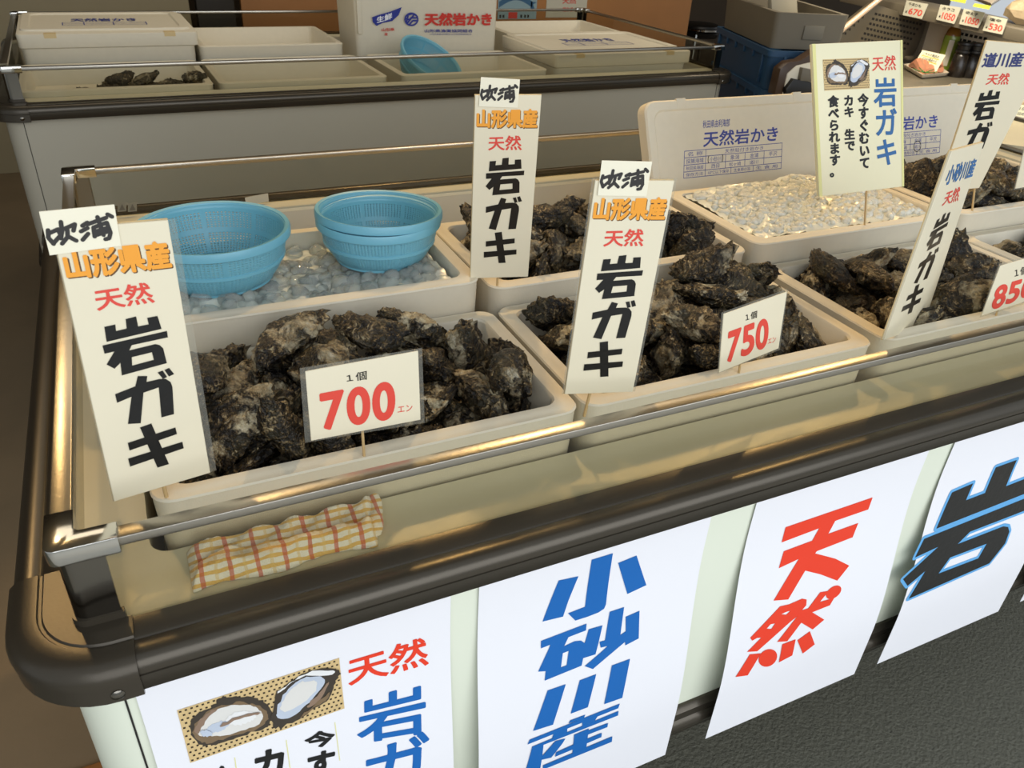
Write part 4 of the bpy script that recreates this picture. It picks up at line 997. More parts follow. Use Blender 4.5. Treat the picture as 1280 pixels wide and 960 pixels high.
OYS = {
    'B1': [[1,0.2347,0.1591,0.9093,2.14,-0.67,0.36],[6,0.3103,0.1653,0.9075,0.69,0.24,0.71],[0,0.386,0.1896,0.9064,0.53,0.03,-1.99],[5,0.4341,0.1561,0.9113,0.97,-0.55,-2.42],[2,0.4967,0.1752,0.9064,0.37,0.32,-1.27],[3,0.2571,0.2176,0.9121,-0.51,0.48,-2.17],[6,0.3115,0.2422,0.9297,0.47,-0.78,1.91],[1,0.3567,0.2409,0.9331,0.05,0.44,0.52],[4,0.4444,0.2385,0.9154,-2.53,0.12,-0.44],[2,0.5482,0.2366,0.9204,-0.83,0.31,-2.3],[3,0.2232,0.2602,0.9344,-0.91,-0.5,-3.03],[3,0.2946,0.2965,0.9416,0.46,-0.25,1.07],[1,0.3875,0.3042,0.9378,-0.13,-0.12,2.11],[5,0.4446,0.2871,0.9416,-0.4,-0.24,-2.57],[0,0.491,0.2593,0.9447,-0.55,-2.55,1.01],[0,0.2506,0.2505,0.9621,-0.35,0.33,-1.98],[4,0.2884,0.1531,0.9719,0.67,1.14,0.84],[4,0.1984,0.1836,0.917,-1.17,0.21,1.53],[6,0.3513,0.1894,0.9463,0.83,3.14,-0.17],[6,0.2315,0.3102,0.9562,1.79,-0.11,0.56],[4,0.3369,0.1515,0.9358,-2.23,-1.85,-0.18],[6,0.3229,0.3075,0.993,2.85,-0.32,0.53],[6,0.3613,0.3042,0.9687,-0.51,-0.04,2.36],[0,0.4843,0.3198,0.9693,-0.98,0.64,-0.35],[4,0.2789,0.1974,0.9532,1.99,-0.73,0.32],[3,0.5438,0.2825,0.9489,-1.42,-0.67,-2.58],[4,0.5589,0.1728,0.9029,-1.1,-0.12,1.12],[5,0.4009,0.2212,0.9646,2.92,-0.24,-0.72],[4,0.5329,0.1483,0.9951,2.15,0.28,1.07],[2,0.4013,0.1508,0.9707,2.14,0.58,0.38],[5,0.5229,0.1788,0.942,2.27,0.33,-1.23],[0,0.3497,0.2432,0.982,-0.29,-0.09,1.67],[1,0.4382,0.2006,0.9362,0.08,-0.11,-0.27],[1,0.2228,0.2512,1.0001,-0.31,-2.88,0.74],[4,0.4212,0.3088,0.9842,0.16,0.12,-0.63],[5,0.5643,0.2034,0.9578,1.34,0.2,-1.46],[1,0.238,0.1916,0.9627,-2.98,-0.91,0.44]],
    'B2': [[6,0.6943,0.1796,0.8979,-2.92,-0.01,-0.82],[5,0.7583,0.1776,0.9072,0.64,-0.34,1.63],[0,0.8306,0.1702,0.9012,0.3,-3.07,-0.97],[5,0.8948,0.1583,0.9175,-0.11,-0.84,-0.99],[4,0.9555,0.1532,0.9035,0.25,-0.3,0.24],[2,0.6891,0.2422,0.9228,-0.23,-0.11,0.7],[1,0.7596,0.2421,0.9143,-2.68,-0.07,0.3],[4,0.8596,0.2207,0.9121,0.52,0.12,-0.19],[3,0.9368,0.2295,0.9187,0.37,0.26,-1.61],[6,1.0009,0.2082,0.9085,-0.11,-0.21,1.74],[6,0.6794,0.2667,0.9537,-0.18,0.56,1.46],[2,0.7657,0.2976,0.9401,-0.57,0.15,-3.06],[3,0.8584,0.2987,0.9375,-0.12,0.45,-0.83],[5,0.6919,0.3214,0.9553,-1.01,0.3,-0.04],[6,0.8251,0.269,0.9595,0.02,-0.5,0.68],[5,0.9108,0.3147,0.953,-3.02,0.46,-0.25],[3,0.9859,0.3052,0.9395,-0.18,0.49,-1.08],[0,0.7952,0.196,0.9433,1.53,-0.28,-2.19],[6,0.8381,0.1609,0.9484,-0.12,0.56,0.65],[5,0.7606,0.2338,0.9558,2.71,-0.24,0.06],[0,0.9098,0.2315,0.9466,-0.26,0.02,2.21],[6,1.0134,0.1607,0.9295,0.29,-2.23,-0.99],[5,0.9608,0.1756,0.9513,0.64,0.94,-2.6],[1,1.0159,0.3145,0.9664,-0.3,-0.78,-1.96],[0,0.9698,0.2872,0.978,-0.64,-0.16,2.41],[1,0.909,0.2634,0.9791,0.36,0.03,2.38],[5,0.6947,0.1571,0.9425,-0.75,-0.31,0.18],[4,0.8707,0.2019,0.9553,-0.25,0.05,2.39],[3,0.9725,0.2362,0.9531,0.58,3.01,-0.78],[4,1.0217,0.248,0.9465,-0.58,-0.19,1.73],[5,0.9214,0.307,1.0042,0.26,-0.48,-0.53],[6,0.7238,0.2713,0.9799,0.25,-0.29,-2.82],[3,0.8315,0.1926,0.9839,-0.08,0.24,-0.76]],
    'B3': [[1,1.2095,0.157,0.9269,-0.67,2.23,-1.21],[4,1.2478,0.1974,0.9146,-1.87,0.29,1.47],[1,1.2974,0.1645,0.8992,0.03,0.1,-3.1],[3,1.3836,0.1846,0.8992,2.85,0.06,-0.15],[4,1.4715,0.2151,0.9016,0.38,0.01,0.57],[4,1.1848,0.2265,0.9016,0.3,0.02,2.93],[4,1.2418,0.2606,0.9056,-1.21,-0.2,0.23],[3,1.3002,0.2311,0.9074,0.42,0.18,0.82],[2,1.4025,0.2544,0.9065,2.13,-0.27,-0.25],[3,1.4795,0.2893,0.906,-0.52,-0.17,0.99],[4,1.1544,0.3089,0.9021,0.23,0.06,-0.62],[5,1.2443,0.312,0.9053,0.37,-3.09,0.38],[5,1.3174,0.3116,0.9069,0.07,0.5,-0.67],[4,1.3904,0.3171,0.9031,0.03,0.17,-0.24],[2,1.3887,0.3193,0.9413,2.51,0.0,-0.19],[0,1.1969,0.259,0.9304,0.32,3.11,0.46],[0,1.1849,0.3189,0.9407,0.76,-0.21,-0.06],[0,1.2695,0.3185,0.9481,2.93,-0.68,-0.6],[4,1.3545,0.2764,0.9282,1.9,-0.16,0.36],[4,1.1353,0.2788,0.926,-1.86,-0.84,1.45],[0,1.2704,0.2362,0.9503,0.25,0.14,0.66],[3,1.3538,0.2276,0.9282,0.99,2.75,0.79],[6,1.4704,0.3183,0.9434,0.54,-0.64,0.0],[6,1.4188,0.2021,0.9303,0.31,-3.11,0.09],[5,1.1804,0.1784,0.9365,1.49,0.34,1.13],[6,1.3011,0.1591,0.9577,-2.27,-0.78,-0.35],[1,1.1384,0.1847,0.9141,-1.05,-0.5,1.47],[2,1.411,0.1467,0.9269,1.89,-2.58,-0.08],[4,1.4889,0.1696,0.9053,-0.53,2.94,1.11],[1,1.3253,0.171,0.9394,-0.76,-0.41,2.06],[5,1.4758,0.2594,0.9407,-0.68,3.08,-0.67],[6,1.2113,0.2613,0.9677,-2.64,0.1,1.27],[6,1.1608,0.2866,0.9736,-0.42,0.25,-1.65],[1,1.333,0.2669,0.9617,0.22,-0.03,-0.2]],
    'B4': [[1,1.6654,0.1544,0.9087,-0.51,-0.2,0.54],[0,1.7431,0.3213,0.9426,0.75,-0.17,-2.97],[1,1.7952,0.2122,0.9068,-0.04,0.24,0.96],[2,1.878,0.22,0.9122,-0.64,0.06,0.72],[6,1.9431,0.2362,0.9147,2.49,-0.17,-1.8],[6,1.6409,0.2156,0.9106,0.08,0.28,1.81],[3,1.7467,0.2473,0.9115,-0.39,-0.05,1.2],[6,1.8041,0.2885,0.9241,-0.81,0.34,2.11],[4,1.9007,0.285,0.911,-0.32,0.15,0.81],[3,1.9455,0.3274,0.932,-1.7,-2.38,-0.29],[6,1.7084,0.3108,0.9093,0.38,-2.98,-0.31],[4,1.8397,0.3149,0.9084,3.01,0.05,-0.65],[1,1.644,0.2912,0.9068,-0.04,0.24,2.22],[2,1.6788,0.2324,0.9346,-0.11,0.58,-0.43],[0,1.6058,0.3017,0.9364,2.53,0.41,0.99]],
    'BB': [[4,0.6682,0.4592,0.9435,0.56,0.17,-1.28],[5,0.7851,0.4375,0.945,2.77,-0.15,-0.35],[5,0.8683,0.4324,0.9411,0.1,-3.04,-0.27],[3,0.907,0.4802,0.9513,0.38,0.07,-0.42],[2,1.0216,0.4787,0.9519,0.52,0.37,-1.56],[0,0.7211,0.5019,0.9546,0.54,-0.2,0.05],[6,0.8035,0.504,0.9549,-0.15,-0.19,0.73],[1,0.9339,0.5566,0.9622,0.19,-0.37,0.76],[3,1.0106,0.5672,0.9666,2.85,-0.28,0.77],[0,0.6863,0.5741,0.9699,0.14,0.28,-2.22],[5,0.7731,0.5608,0.9683,-0.03,0.14,2.01],[2,0.8682,0.549,0.9618,-3.07,-0.07,1.23],[0,0.6806,0.5375,0.999,0.09,-0.64,2.01],[4,0.8437,0.5964,0.9845,-1.51,-0.44,-0.03],[0,0.7632,0.4763,0.9831,1.67,0.02,-2.14],[1,0.7178,0.432,0.9525,1.22,-0.74,-2.01],[3,0.9206,0.5491,0.9948,-0.25,0.42,-2.42],[6,0.9881,0.5825,1.0116,0.14,0.4,-0.08],[2,0.987,0.4299,0.9714,-0.82,-0.93,-0.73],[1,1.0004,0.5099,0.9912,0.01,3.14,-0.72],[2,0.8238,0.5384,0.9936,2.87,-0.11,-1.32],[5,0.6936,0.455,0.9854,0.05,-0.52,-1.06],[1,0.7157,0.4919,1.0063,-0.05,-2.7,1.07],[3,0.9686,0.5004,0.9557,-2.67,-0.33,1.54],[2,0.7647,0.5242,1.0186,-0.42,-0.08,-0.13],[5,0.8685,0.4737,0.9814,2.88,-0.21,1.32],[6,0.8761,0.5197,1.0137,0.03,-0.11,-1.23],[0,0.8213,0.4328,0.984,-0.2,-0.22,2.81],[4,0.7399,0.5759,1.001,0.01,0.38,-2.12],[3,0.9987,0.4595,0.9917,-1.82,0.02,2.68]],
    'BD': [[6,1.6966,0.4326,0.9441,3.06,0.01,0.08],[1,1.7487,0.4504,0.9704,2.76,-0.19,1.66],[6,1.8131,0.4309,0.9501,-0.4,0.01,-0.12],[4,1.9007,0.4912,0.9574,3.11,-0.22,1.36],[5,1.9438,0.4602,0.9611,0.09,0.67,-0.27],[2,1.621,0.5028,0.9654,0.65,-0.11,1.23],[5,1.7319,0.5231,0.9682,-2.95,-0.19,1.04],[0,1.8074,0.4802,0.9594,0.3,-3.13,-0.63],[6,1.8655,0.5501,0.9732,-0.05,0.45,-2.42],[6,1.9495,0.5698,0.9757,0.08,-0.08,0.76],[3,1.6345,0.5885,0.9842,-2.46,-0.56,0.76],[4,1.6852,0.5578,0.9751,0.18,2.85,0.9],[3,1.7887,0.5495,0.9815,0.44,0.26,1.39],[5,1.7577,0.5976,0.9964,1.06,0.26,3.08],[5,1.6676,0.4935,0.9779,-0.92,0.45,-2.4],[2,1.6265,0.4327,0.9999,-0.29,0.67,2.55],[5,1.6955,0.4382,0.9834,-0.09,-0.1,2.65],[6,1.9033,0.4449,1.0025,-0.93,0.65,2.27],[3,1.6102,0.5349,1.0097,0.92,-0.11,-1.3],[4,1.8755,0.5018,0.9923,-1.38,0.3,-2.98],[0,1.8518,0.4431,0.9901,-0.51,-0.29,2.28],[5,1.7943,0.4327,1.0014,0.5,-0.18,-0.12],[0,1.8333,0.529,0.9996,2.32,-0.11,0.95],[3,1.9676,0.4989,0.978,2.15,-0.48,-1.64],[3,1.7423,0.4981,1.0034,-0.0,0.26,-2.3],[2,1.6568,0.4747,1.0209,-0.34,0.23,-0.03],[3,1.7203,0.4358,1.0197,-0.55,0.05,-2.35]],
}
OY_LABEL = {'B1': ('rough dark oyster heaped in the box behind the 700 card', 'oysters in the box of the 700 card'),
            'B2': ('rough dark oyster piled in the box behind the 750 card', 'oysters in the box of the 750 card'),
            'B3': ('rough dark oyster packed level in the box behind the 850 card', 'oysters in the box of the 850 card'),
            'B4': ('rough dark oyster in the front row box cut by the right photo edge', 'oysters in the rightmost front box'),
            'BB': ('rough dark oyster in the second row box behind the middle tall sign', 'oysters in the second row box'),
            'BD': ('rough dark oyster in the second row box at the far right', 'oysters in the far right second row box'),
            'F': ('rough dark oyster left over in the front left box of the case behind', 'oysters left in the far case')}
def put_oyster(v, x, y, z, rx, ry, rz, key):
    o = bpy.data.objects.new('oyster', OYM[v]); COL.objects.link(o); o.location = (x, y, z); o.rotation_euler = (rx, ry, rz)
    tag(o, OY_LABEL[key][0], 'oyster', OY_LABEL[key][1]); return o
for key, lst in OYS.items():
    for q in lst: put_oyster(*q, key)

# ------------------------------------------------------------------ towel on the front ledge
def towel():
    t = thing('towel', (0.265, 0.06, 0.899), 'folded yellow and white checked towel on the ledge behind the front glass', 'towel')
    nx, ny = 90, 44; b = MB(); P = []
    A, B_, C_, D = Vector((0.176, 0.034, 0)), Vector((0.347, 0.034, 0)), Vector((0.362, 0.092, 0)), Vector((0.176, 0.088, 0))
    for j in range(ny + 1):
        row = []
        for i in range(nx + 1):
            a, c = i/nx, j/ny
            base = (A*(1-a) + B_*a)*(1-c) + (D*(1-a) + C_*a)*c
            edge = min(1.0, min(a, 1-a)*16, min(c, 1-c)*7); edge = math.sin(edge*math.pi/2)
            w = 0.0022*math.sin(a*30 + 3*math.sin(c*5)) + 0.004*mn.noise(Vector((a*7, c*3, 1))) + 0.0012*mn.noise(Vector((a*60, c*22, 1)))
            fold = 0.004*(1 if c < 0.42 + 0.10*math.sin(a*6) else 0) + 0.0035*math.sin(c*9)
            z = 0.9005 + edge*(0.0125 + fold + w + 0.006*math.exp(-((a-0.97)/0.05)**2))
            base.y += 0.0035*math.sin(a*11) * (1 - c) + 0.002*mn.noise(Vector((a*16, c*8, 7)))
            row.append((base.x, base.y, z))
        P.append(row)
    b.add([p for r in P for p in r], [(j*(nx+1)+i, j*(nx+1)+i+1, (j+1)*(nx+1)+i+1, (j+1)*(nx+1)+i) for j in range(ny) for i in range(nx)])
    k = len(b.v); b.add([(P[j][i][0], P[j][i][1], 0.8995) for j in range(ny+1) for i in range(nx+1)], [(j*(nx+1)+i, (j+1)*(nx+1)+i, (j+1)*(nx+1)+i+1, j*(nx+1)+i+1) for j in range(ny) for i in range(nx)])
    ring = list(range(nx+1)) + [j*(nx+1)+nx for j in range(1, ny+1)] + [ny*(nx+1)+i for i in range(nx-1, -1, -1)] + [j*(nx+1) for j in range(ny-1, 0, -1)]
    for a, c in zip(ring, ring[1:] + ring[:1]): b.f.append((a, c, c + k, a + k))
    m = bpy.data.materials.new('towel'); m.use_nodes = True; nt = m.node_tree; bs = nt.nodes['Principled BSDF']; N = nt.nodes.new; L = nt.links.new
    bs.inputs['Roughness'].default_value = 0.9; bs.inputs['Sheen Weight'].default_value = 0.3
    tc = N('ShaderNodeTexCoord'); sep = N('ShaderNodeSeparateXYZ')
    n = N('ShaderNodeTexNoise'); n.inputs['Scale'].default_value = 60; n.inputs['Detail'].default_value = 2
    add = N('ShaderNodeMixRGB'); add.blend_type = 'LINEAR_LIGHT'; add.inputs[0].default_value = 0.0022
    L(tc.outputs['Object'], n.inputs['Vector']); L(tc.outputs['Object'], add.inputs[1]); L(n.outputs['Color'], add.inputs[2]); L(add.outputs[0], sep.inputs[0])
    def stripes(sock, period, duty, phase):
        a = N('ShaderNodeMath'); a.operation = 'MULTIPLY_ADD'; a.inputs[1].default_value = 1/period; a.inputs[2].default_value = 50 + phase; L(sock, a.inputs[0])
        f = N('ShaderNodeMath'); f.operation = 'FRACT'; L(a.outputs[0], f.inputs[0])
        g = N('ShaderNodeMath'); g.operation = 'LESS_THAN'; g.inputs[1].default_value = duty; L(f.outputs[0], g.inputs[0]); return g
    yz = N('ShaderNodeMath'); yz.operation = 'MULTIPLY_ADD'; yz.inputs[1].default_value = 0.8; L(sep.outputs['Z'], yz.inputs[0]); L(sep.outputs['Y'], yz.inputs[2])
    sy = stripes(yz.outputs[0], 0.0105, 0.40, 0.1); sx = stripes(sep.outputs['X'], 0.0245, 0.17, 0.3); sxy = stripes(sep.outputs['X'], 0.0245, 0.12, 0.75)
    def mixc(f, c, prev, amt=1.0):
        q = N('ShaderNodeMath'); q.operation = 'MULTIPLY'; q.inputs[1].default_value = amt; L(f.outputs[0], q.inputs[0])
        x = N('ShaderNodeMix'); x.data_type = 'RGBA'; L(q.outputs[0], x.inputs[0]); x.inputs[7].default_value = c
        if prev is None: x.inputs[6].default_value = srgb(246, 240, 222)
        else: L(prev.outputs[2], x.inputs[6])
        return x
    c1 = mixc(sy, srgb(232, 186, 88), None, 0.9); c2_ = mixc(sxy, srgb(236, 200, 120), c1, 0.5); c3_ = mixc(sx, srgb(206, 92, 66), c2_, 0.75)
    L(c3_.outputs[2], bs.inputs['Base Color'])
    n6 = N('ShaderNodeTexNoise'); n6.inputs['Scale'].default_value = 600; L(tc.outputs['Object'], n6.inputs['Vector'])
    bp = N('ShaderNodeBump'); bp.inputs['Strength'].default_value = 0.7; bp.inputs['Distance'].default_value = 0.002; L(n6.outputs['Fac'], bp.inputs['Height']); L(bp.outputs['Normal'], bs.inputs['Normal'])
    obj('cloth', b, m, t, smooth=True, sharp=180)
    hem = MB(); hem.tube([(0.3485 + 0.0135*i/8, 0.040 + 0.052*i/8, 0.9075 + 0.002*math.sin(i)) for i in range(9)], [0.005, .007, .0075, .0075, .007, .0075, .0075, .007, .005], 12)
    obj('rolled_end', hem, m, t, smooth=True)
towel()

# ------------------------------------------------------------------ contents of the far case
RZ = math.radians(1.6)
def far_box(*a, **k):
    o = foam_box(*a, **k); o.rotation_euler.z = RZ; return o
ZF = 0.916
F1 = far_box(-0.066, 0.452, 2.09, 2.49, ZF, 'foam box with a few leftover oysters, front left in the case behind', h=0.112, depth=0.060)
F2 = far_box(0.468, 1.003, 2.112, 2.512, ZF, 'empty foam box in the middle front of the case behind', h=0.112, depth=0.095)
F3 = far_box(1.050, 1.610, 2.134, 2.534, ZF, 'foam box holding a tilted blue colander in the case behind', h=0.112, depth=0.095)
rd = random.Random(9)
for x, y, z in ((0.10, 2.20, .878), (0.17, 2.21, .882), (0.24, 2.20, .884), (0.31, 2.21, .884), (0.20, 2.24, .906), (0.27, 2.24, .908), (0.22, 2.27, .882), (0.375, 2.20, .884), (0.43, 2.215, .884), (0.41, 2.22, .912), (0.35, 2.25, .884), (0.05, 2.19, .874)):
    put_oyster(rd.randrange(7), x, y, z, rd.uniform(-.3, .3), rd.uniform(-.3, .3), rd.uniform(0, 6), 'F')
K4 = colander('blue plastic colander tilted on its side in the case behind', 0.122, 0.082, 0.078, (1.20, 2.335, 0.868), (math.radians(26), math.radians(22), 0))
def far_closed(x0, x1, y0, y1, zr, zl, label):
    o = foam_box(x0, x1, y0, y1, zr, label, h=zr - 0.803, depth=0.05)
    l = MB(); l.loft([rrect(x0-0.004, x1+0.012, y0-0.006, y1, 0.015, zr+0.0005), rrect(x0-0.004, x1+0.012, y0-0.006, y1, 0.015, zl)], True, True)
    lo_ = obj('lid', l, M['foam'], o, bevel=0.003)
    w_, e_ = x1 - x0, y1 - y0
    r = MB(); r.loft([rrect(x0+0.005, x1, y0+0.05, y1-0.004, 0.03, zl-0.001), rrect(x0+0.008, x1-0.003, y0+0.053, y1-0.007, 0.03, zl+0.006), rrect(x0+0.030, x1-0.03, y0+0.075, y1-0.03, 0.03, zl+0.006), rrect(x0+0.034, x1-0.034, y0+0.079, y1-0.034, 0.03, zl+0.001)], True, True)
    obj('raised_edge', r, M['foam'], lo_, smooth=True, sharp=30)
    for nx in (0.14, 0.82):
        n_ = MB(); n_.box(x0 + nx*w_, x0 + nx*w_ + 0.035, y0 - 0.0068, y0 + 0.02, zl - 0.012, zl + 0.001); obj('notch', n_, M['card'], lo_)
    pl = Flat(zl + 0.0012); k = MB(); X, Wd, Y = x0 + 0.25*w_, 0.5*w_, y0 + 0.36*e_
    qf = lambda a, b_, c, e: [(X+a*Wd, Y+c), (X+b_*Wd, Y+c), (X+b_*Wd, Y+e), (X+a*Wd, Y+e)]
    pl.w = lambda u, v, h=0.0: Vector((u, v, zl + 0.0022 + h))
    text_q(k, pl, '天然岩かき', qf(0.1, 0.9, 0.15, 0.08), 0.02, 0)
    put(k, pl, strokes([[(X, Y), (X+Wd, Y)], [(X, Y+0.06), (X+Wd, Y+0.06)], [(X, Y+0.03), (X+Wd, Y+0.03)], [(X, Y), (X, Y+0.06)], [(X+Wd, Y), (X+Wd, Y+0.06)], [(X+Wd*.25, Y), (X+Wd*.25, Y+0.06)], [(X+Wd*.6, Y), (X+Wd*.6, Y+0.06)]], 0.003), lambda x, y: (x, y), 0)
    obj('print', k, M['foam_print'], o)
    o.rotation_euler.z = RZ
    return o
far_closed(-0.068, 0.450, 2.51, 2.955, 0.958, 1.000, 'closed foam box with printed lid at the back left of the case behind')
far_closed(1.640, 2.235, 2.162, 2.61, 0.918, 0.962, 'closed foam box with printed lid at the right end of the case behind')
far_box(0.462, 0.965, 2.53, 2.95, 0.952, 'empty foam box left of the tall printed box in the case behind', h=0.149, depth=0.06)
far_box(1.672, 2.225, 2.635, 2.985, 0.962, 'empty foam box right of the tall printed box in the case behind', h=0.159, depth=0.08)
TBX = thing('printed_box', (1.29, 2.72, 0.803), 'tall white foam box printed with large red characters, standing in the case behind', 'foam box')
pb = MB(); xa, xb = at(444, 53, y=2.545).x, at(622, 50, y=2.545).x
pb.loft([rrect(xa+0.012, xb-0.004, 2.555, 2.82, 0.02, 0.803), rrect(xa, xb, 2.545, 2.83, 0.02, 1.24), rrect(xa+0.004, xb-0.004, 2.549, 2.826, 0.018, 1.245)], True, True)
obj('box_body', pb, M['foam'], TBX, smooth=True, sharp=32)
for (a, c) in ((0.10, 0.14),):
    w_ = MB(); w_.box(xa + 0.012, xa + 0.03, 2.5435, 2.56, 0.98, 1.2); obj('corner_rib', w_, M['foam'], TBX, bevel=0.004)
P_T = Plane((1.29, 2.5425, 0.95), (0, -1, -0.012)); ct = crop(420, 0, 4.267); Tq = lambda *ps: [P_T.px(*ct(*p)) for p in ps]
mat('ink_box_blue', (30, 44, 140), 0.6); mat('ink_box_red', (204, 44, 30), 0.6)
k = MB(); put(k, P_T, fill([Tq((192,92),(225,80),(290,62),(350,38),(335,80),(300,112),(250,122),(216,138),(196,118))]), lambda x, y: (x, y), 0.0004); obj('blue_swoosh', k, M['ink_box_blue'], TBX)
k = MB(); text_q(k, P_T, '生鮮', Tq((215,92),(300,66),(298,102),(218,124)), 0.03, 0.001); obj('white_lettering', k, M['paper_white'], TBX)
k = MB(); cen = (402, 103)
put(k, P_T, strokes([Tq(*(ellipse(cen[0], cen[1], 34, 32, 0, 24) + [(cen[0]+34, cen[1])])), Tq((375,120),(385,80),(405,72),(425,80)), Tq((380,125),(400,95),(430,95)), Tq((392,130),(410,110),(434,110)), Tq((372,100),(395,105),(412,84))], 0.006), lambda x, y: (x, y), 0.0005)
obj('round_emblem', k, M['ink_box_blue'], TBX)
k = MB(); text_q(k, P_T, '天然岩かき', Tq((472,68),(832,68),(832,138),(472,138)), 0.045, 0.0005); text_q(k, P_T, '山形県', Tq((243,150),(312,148),(312,165),(243,168)), 0.02, 0.0005); text_q(k, P_T, '産', Tq((258,174),(276,174),(276,190),(258,190)), 0.02, 0.0005)
obj('red_lettering', k, M['ink_box_red'], TBX)
k = MB(); text_q(k, P_T, '山形県漁業協同組合', Tq((472,156),(730,156),(730,173),(472,173)), 0.02, 0.0005); text_q(k, P_T, '山形県漁業協同組合 山形県漁業協同組合', Tq((500,178),(722,178),(722,187),(500,187)), 0.0, 0.0005)
obj('blue_lettering', k, M['ink_box_blue'], TBX)

# ------------------------------------------------------------------ back of the hall
wd = mat('wood_panel', (176, 120, 64), 0.55, noise=0.3, nscale=3)
wp = MB(); wp.box(0.9, 4.0, 4.55, 4.60, 0, 1.3)
WPN = obj('wood_counter', wp, M['wood_panel'], loc=(2.4, 4.55, 0), bevel=0.004); tag(WPN, 'brown wooden counter front with notices, behind the rear case', 'counter')
gp = MB(); gp.box(-0.9, 0.62, 4.50, 4.58, 0, 1.25)
GPN = obj('grey_partition', gp, mat('partition', (150, 138, 108), 0.7, noise=0.12, nscale=3), loc=(-0.1, 4.5, 0), bevel=0.003); tag(GPN, 'pale olive partition panel behind the left end of the rear case', 'partition')
gt = MB(); gt.box(-0.9, 0.60, 4.46, 4.4995, 0.93, 1.25)
gto = obj('glazed_top', gt, mat('partition_light', (176, 170, 146), 0.6, noise=0.3, nscale=14), GPN, bevel=0.003)
dp = MB(); dp.box(0.66, 0.86, 4.52, 4.62, 0, 1.4)
DPO = obj('dark_post', dp, mat('dark_post', (44, 38, 28), 0.6), loc=(0.76, 4.52, 0), bevel=0.004); tag(DPO, 'dark post between the partition and the wooden counter', 'post')
def notice(label, x0, x1, z0, z1, extra):
    t = thing('notice', ((x0+x1)/2, 4.548, z0), label, 'notice')
    b = MB(); b.box(x0, x1, 4.545, 4.5495, z0, z1); obj('notice_board', b, extra[0], t)
    pl = Plane((x0, 4.5445, z0), (0, -1, 0)); W_, H_ = x1-x0, z1-z0
    for nm, m_, polys, texts in extra[1]:
        k = MB()
        for g in polys: put(k, pl, fill([[(a*W_, b_*H_) for a, b_ in g]]), lambda x, y: (x, y), 0.0005)
        for s_, a, b_, c, e in texts: text_q(k, pl, s_, [(a*W_, e*H_), (b_*W_, e*H_), (b_*W_, c*H_), (a*W_, c*H_)], 0.02, 0.0009)
        obj(nm, k, m_, t)
mat('notice_blue', (150, 178, 186), 0.5); mat('ribbon_blue', (58, 104, 140), 0.5); mat('notice_white', (206, 202, 182), 0.5)
pA, pB, pC, pD = at(622, 24, y=4.545), at(670, 23, y=4.545), at(682, 22, y=4.545), at(732, 24, y=4.545)
arc = [(0.02 + 0.86*i/12, 0.42 + 0.28*math.sin(math.pi*i/12)) for i in range(13)]
notice('pale blue notice with a darker ribbon and a red square, on the wooden counter', pA.x, pB.x, pA.z, pA.z + 0.16, (M['notice_blue'], [
    ('ribbon', M['ribbon_blue'], [arc + [(a, b + 0.22) for a, b in reversed(arc)], [(0.84, 0.40), (0.97, 0.28), (0.90, 0.55), (0.99, 0.62), (0.84, 0.66)]], []),
    ('red_mark', M['ink_red'], [[(0.27, 0.02), (0.50, 0.02), (0.50, 0.26), (0.27, 0.26)]], []),
    ('dark_mark', M['ink_grey'], [[(a, 0.05), (a+0.05, 0.05), (a+0.05, 0.16), (a, 0.16)] for a in (0.04, 0.12, 0.58, 0.68, 0.76)], [])]))
notice('white notice with red characters, on the wooden counter', pC.x, pD.x, pC.z, pC.z + 0.16, (M['notice_white'], [('red_lettering', M['ink_red'], [], [('天然', 0.38, 0.72, 0.52, 0.78), ('岩かき', 0.40, 0.66, 0.22, 0.40)])]))
# blue crates stacked from the floor
mat('crate_blue', (34, 72, 104), 0.55, noise=0.08, nscale=6)
def crate(loc, rz, label, w=0.34, d=0.62, h=0.140):
    t = thing('blue_crate', loc, label, 'crate', None)
    x, y, z = loc
    b = MB(); b.loft([rrect(x+0.012, x+w-0.012, y+0.012, y+d-0.012, 0.02, z), rrect(x+0.006, x+w-0.006, y+0.006, y+d-0.006, 0.02, z+h-0.022), rrect(x, x+w, y, y+d, 0.02, z+h-0.022), rrect(x, x+w, y, y+d, 0.02, z+h), rrect(x+0.014, x+w-0.014, y+0.014, y+d-0.014, 0.02, z+h), rrect(x+0.02, x+w-0.02, y+0.02, y+d-0.02, 0.02, z+0.012)], True, True)
    obj('crate_body', b, M['crate_blue'], t, smooth=True, sharp=30)
    for i in range(6):
        r = MB(); yy = y + 0.06 + (d-0.12)*i/5; r.box(x - 0.0005, x + 0.010, yy - 0.006, yy + 0.006, z + (0.02 if i in (0, 5) else h - 0.045), z + h - 0.02); obj('rib', r, M['crate_blue'], t, bevel=0.001)
    for i in range(3):
        r = MB(); xx = x + 0.07 + (w-0.14)*i/2; r.box(xx - 0.006, xx + 0.006, y - 0.0005, y + 0.010, z + 0.02, z + h - 0.02); obj('rib', r, M['crate_blue'], t, bevel=0.001)
    t.rotation_euler.z = rz
    return t
cr0 = at(962, 63, z=1.0); crl = at(903, 36, z=1.0)
crz = math.atan2(crl.y - cr0.y, crl.x - cr0.x) - math.pi/2
NC = 7; hh = 1.0 / NC
for i in range(NC):
    crate((cr0.x, cr0.y, i*hh), crz, ('lowest', 'second lowest', 'third lowest', 'fourth', 'third from top', 'second from top', 'topmost')[i] + ' blue crate of the stack right of the rear case', h=hh - 0.001)
mat('grey_foam', (112, 104, 88), 0.7, noise=0.06, nscale=10)
gb = thing('grey_tub', (cr0.x, cr0.y, 1.0), 'grey foam tub on top of the blue crate stack', 'tub')
b = MB(); x, y, z, w, d, h = cr0.x + 0.015, cr0.y + 0.04, 1.0005, 0.29, 0.56, 0.125
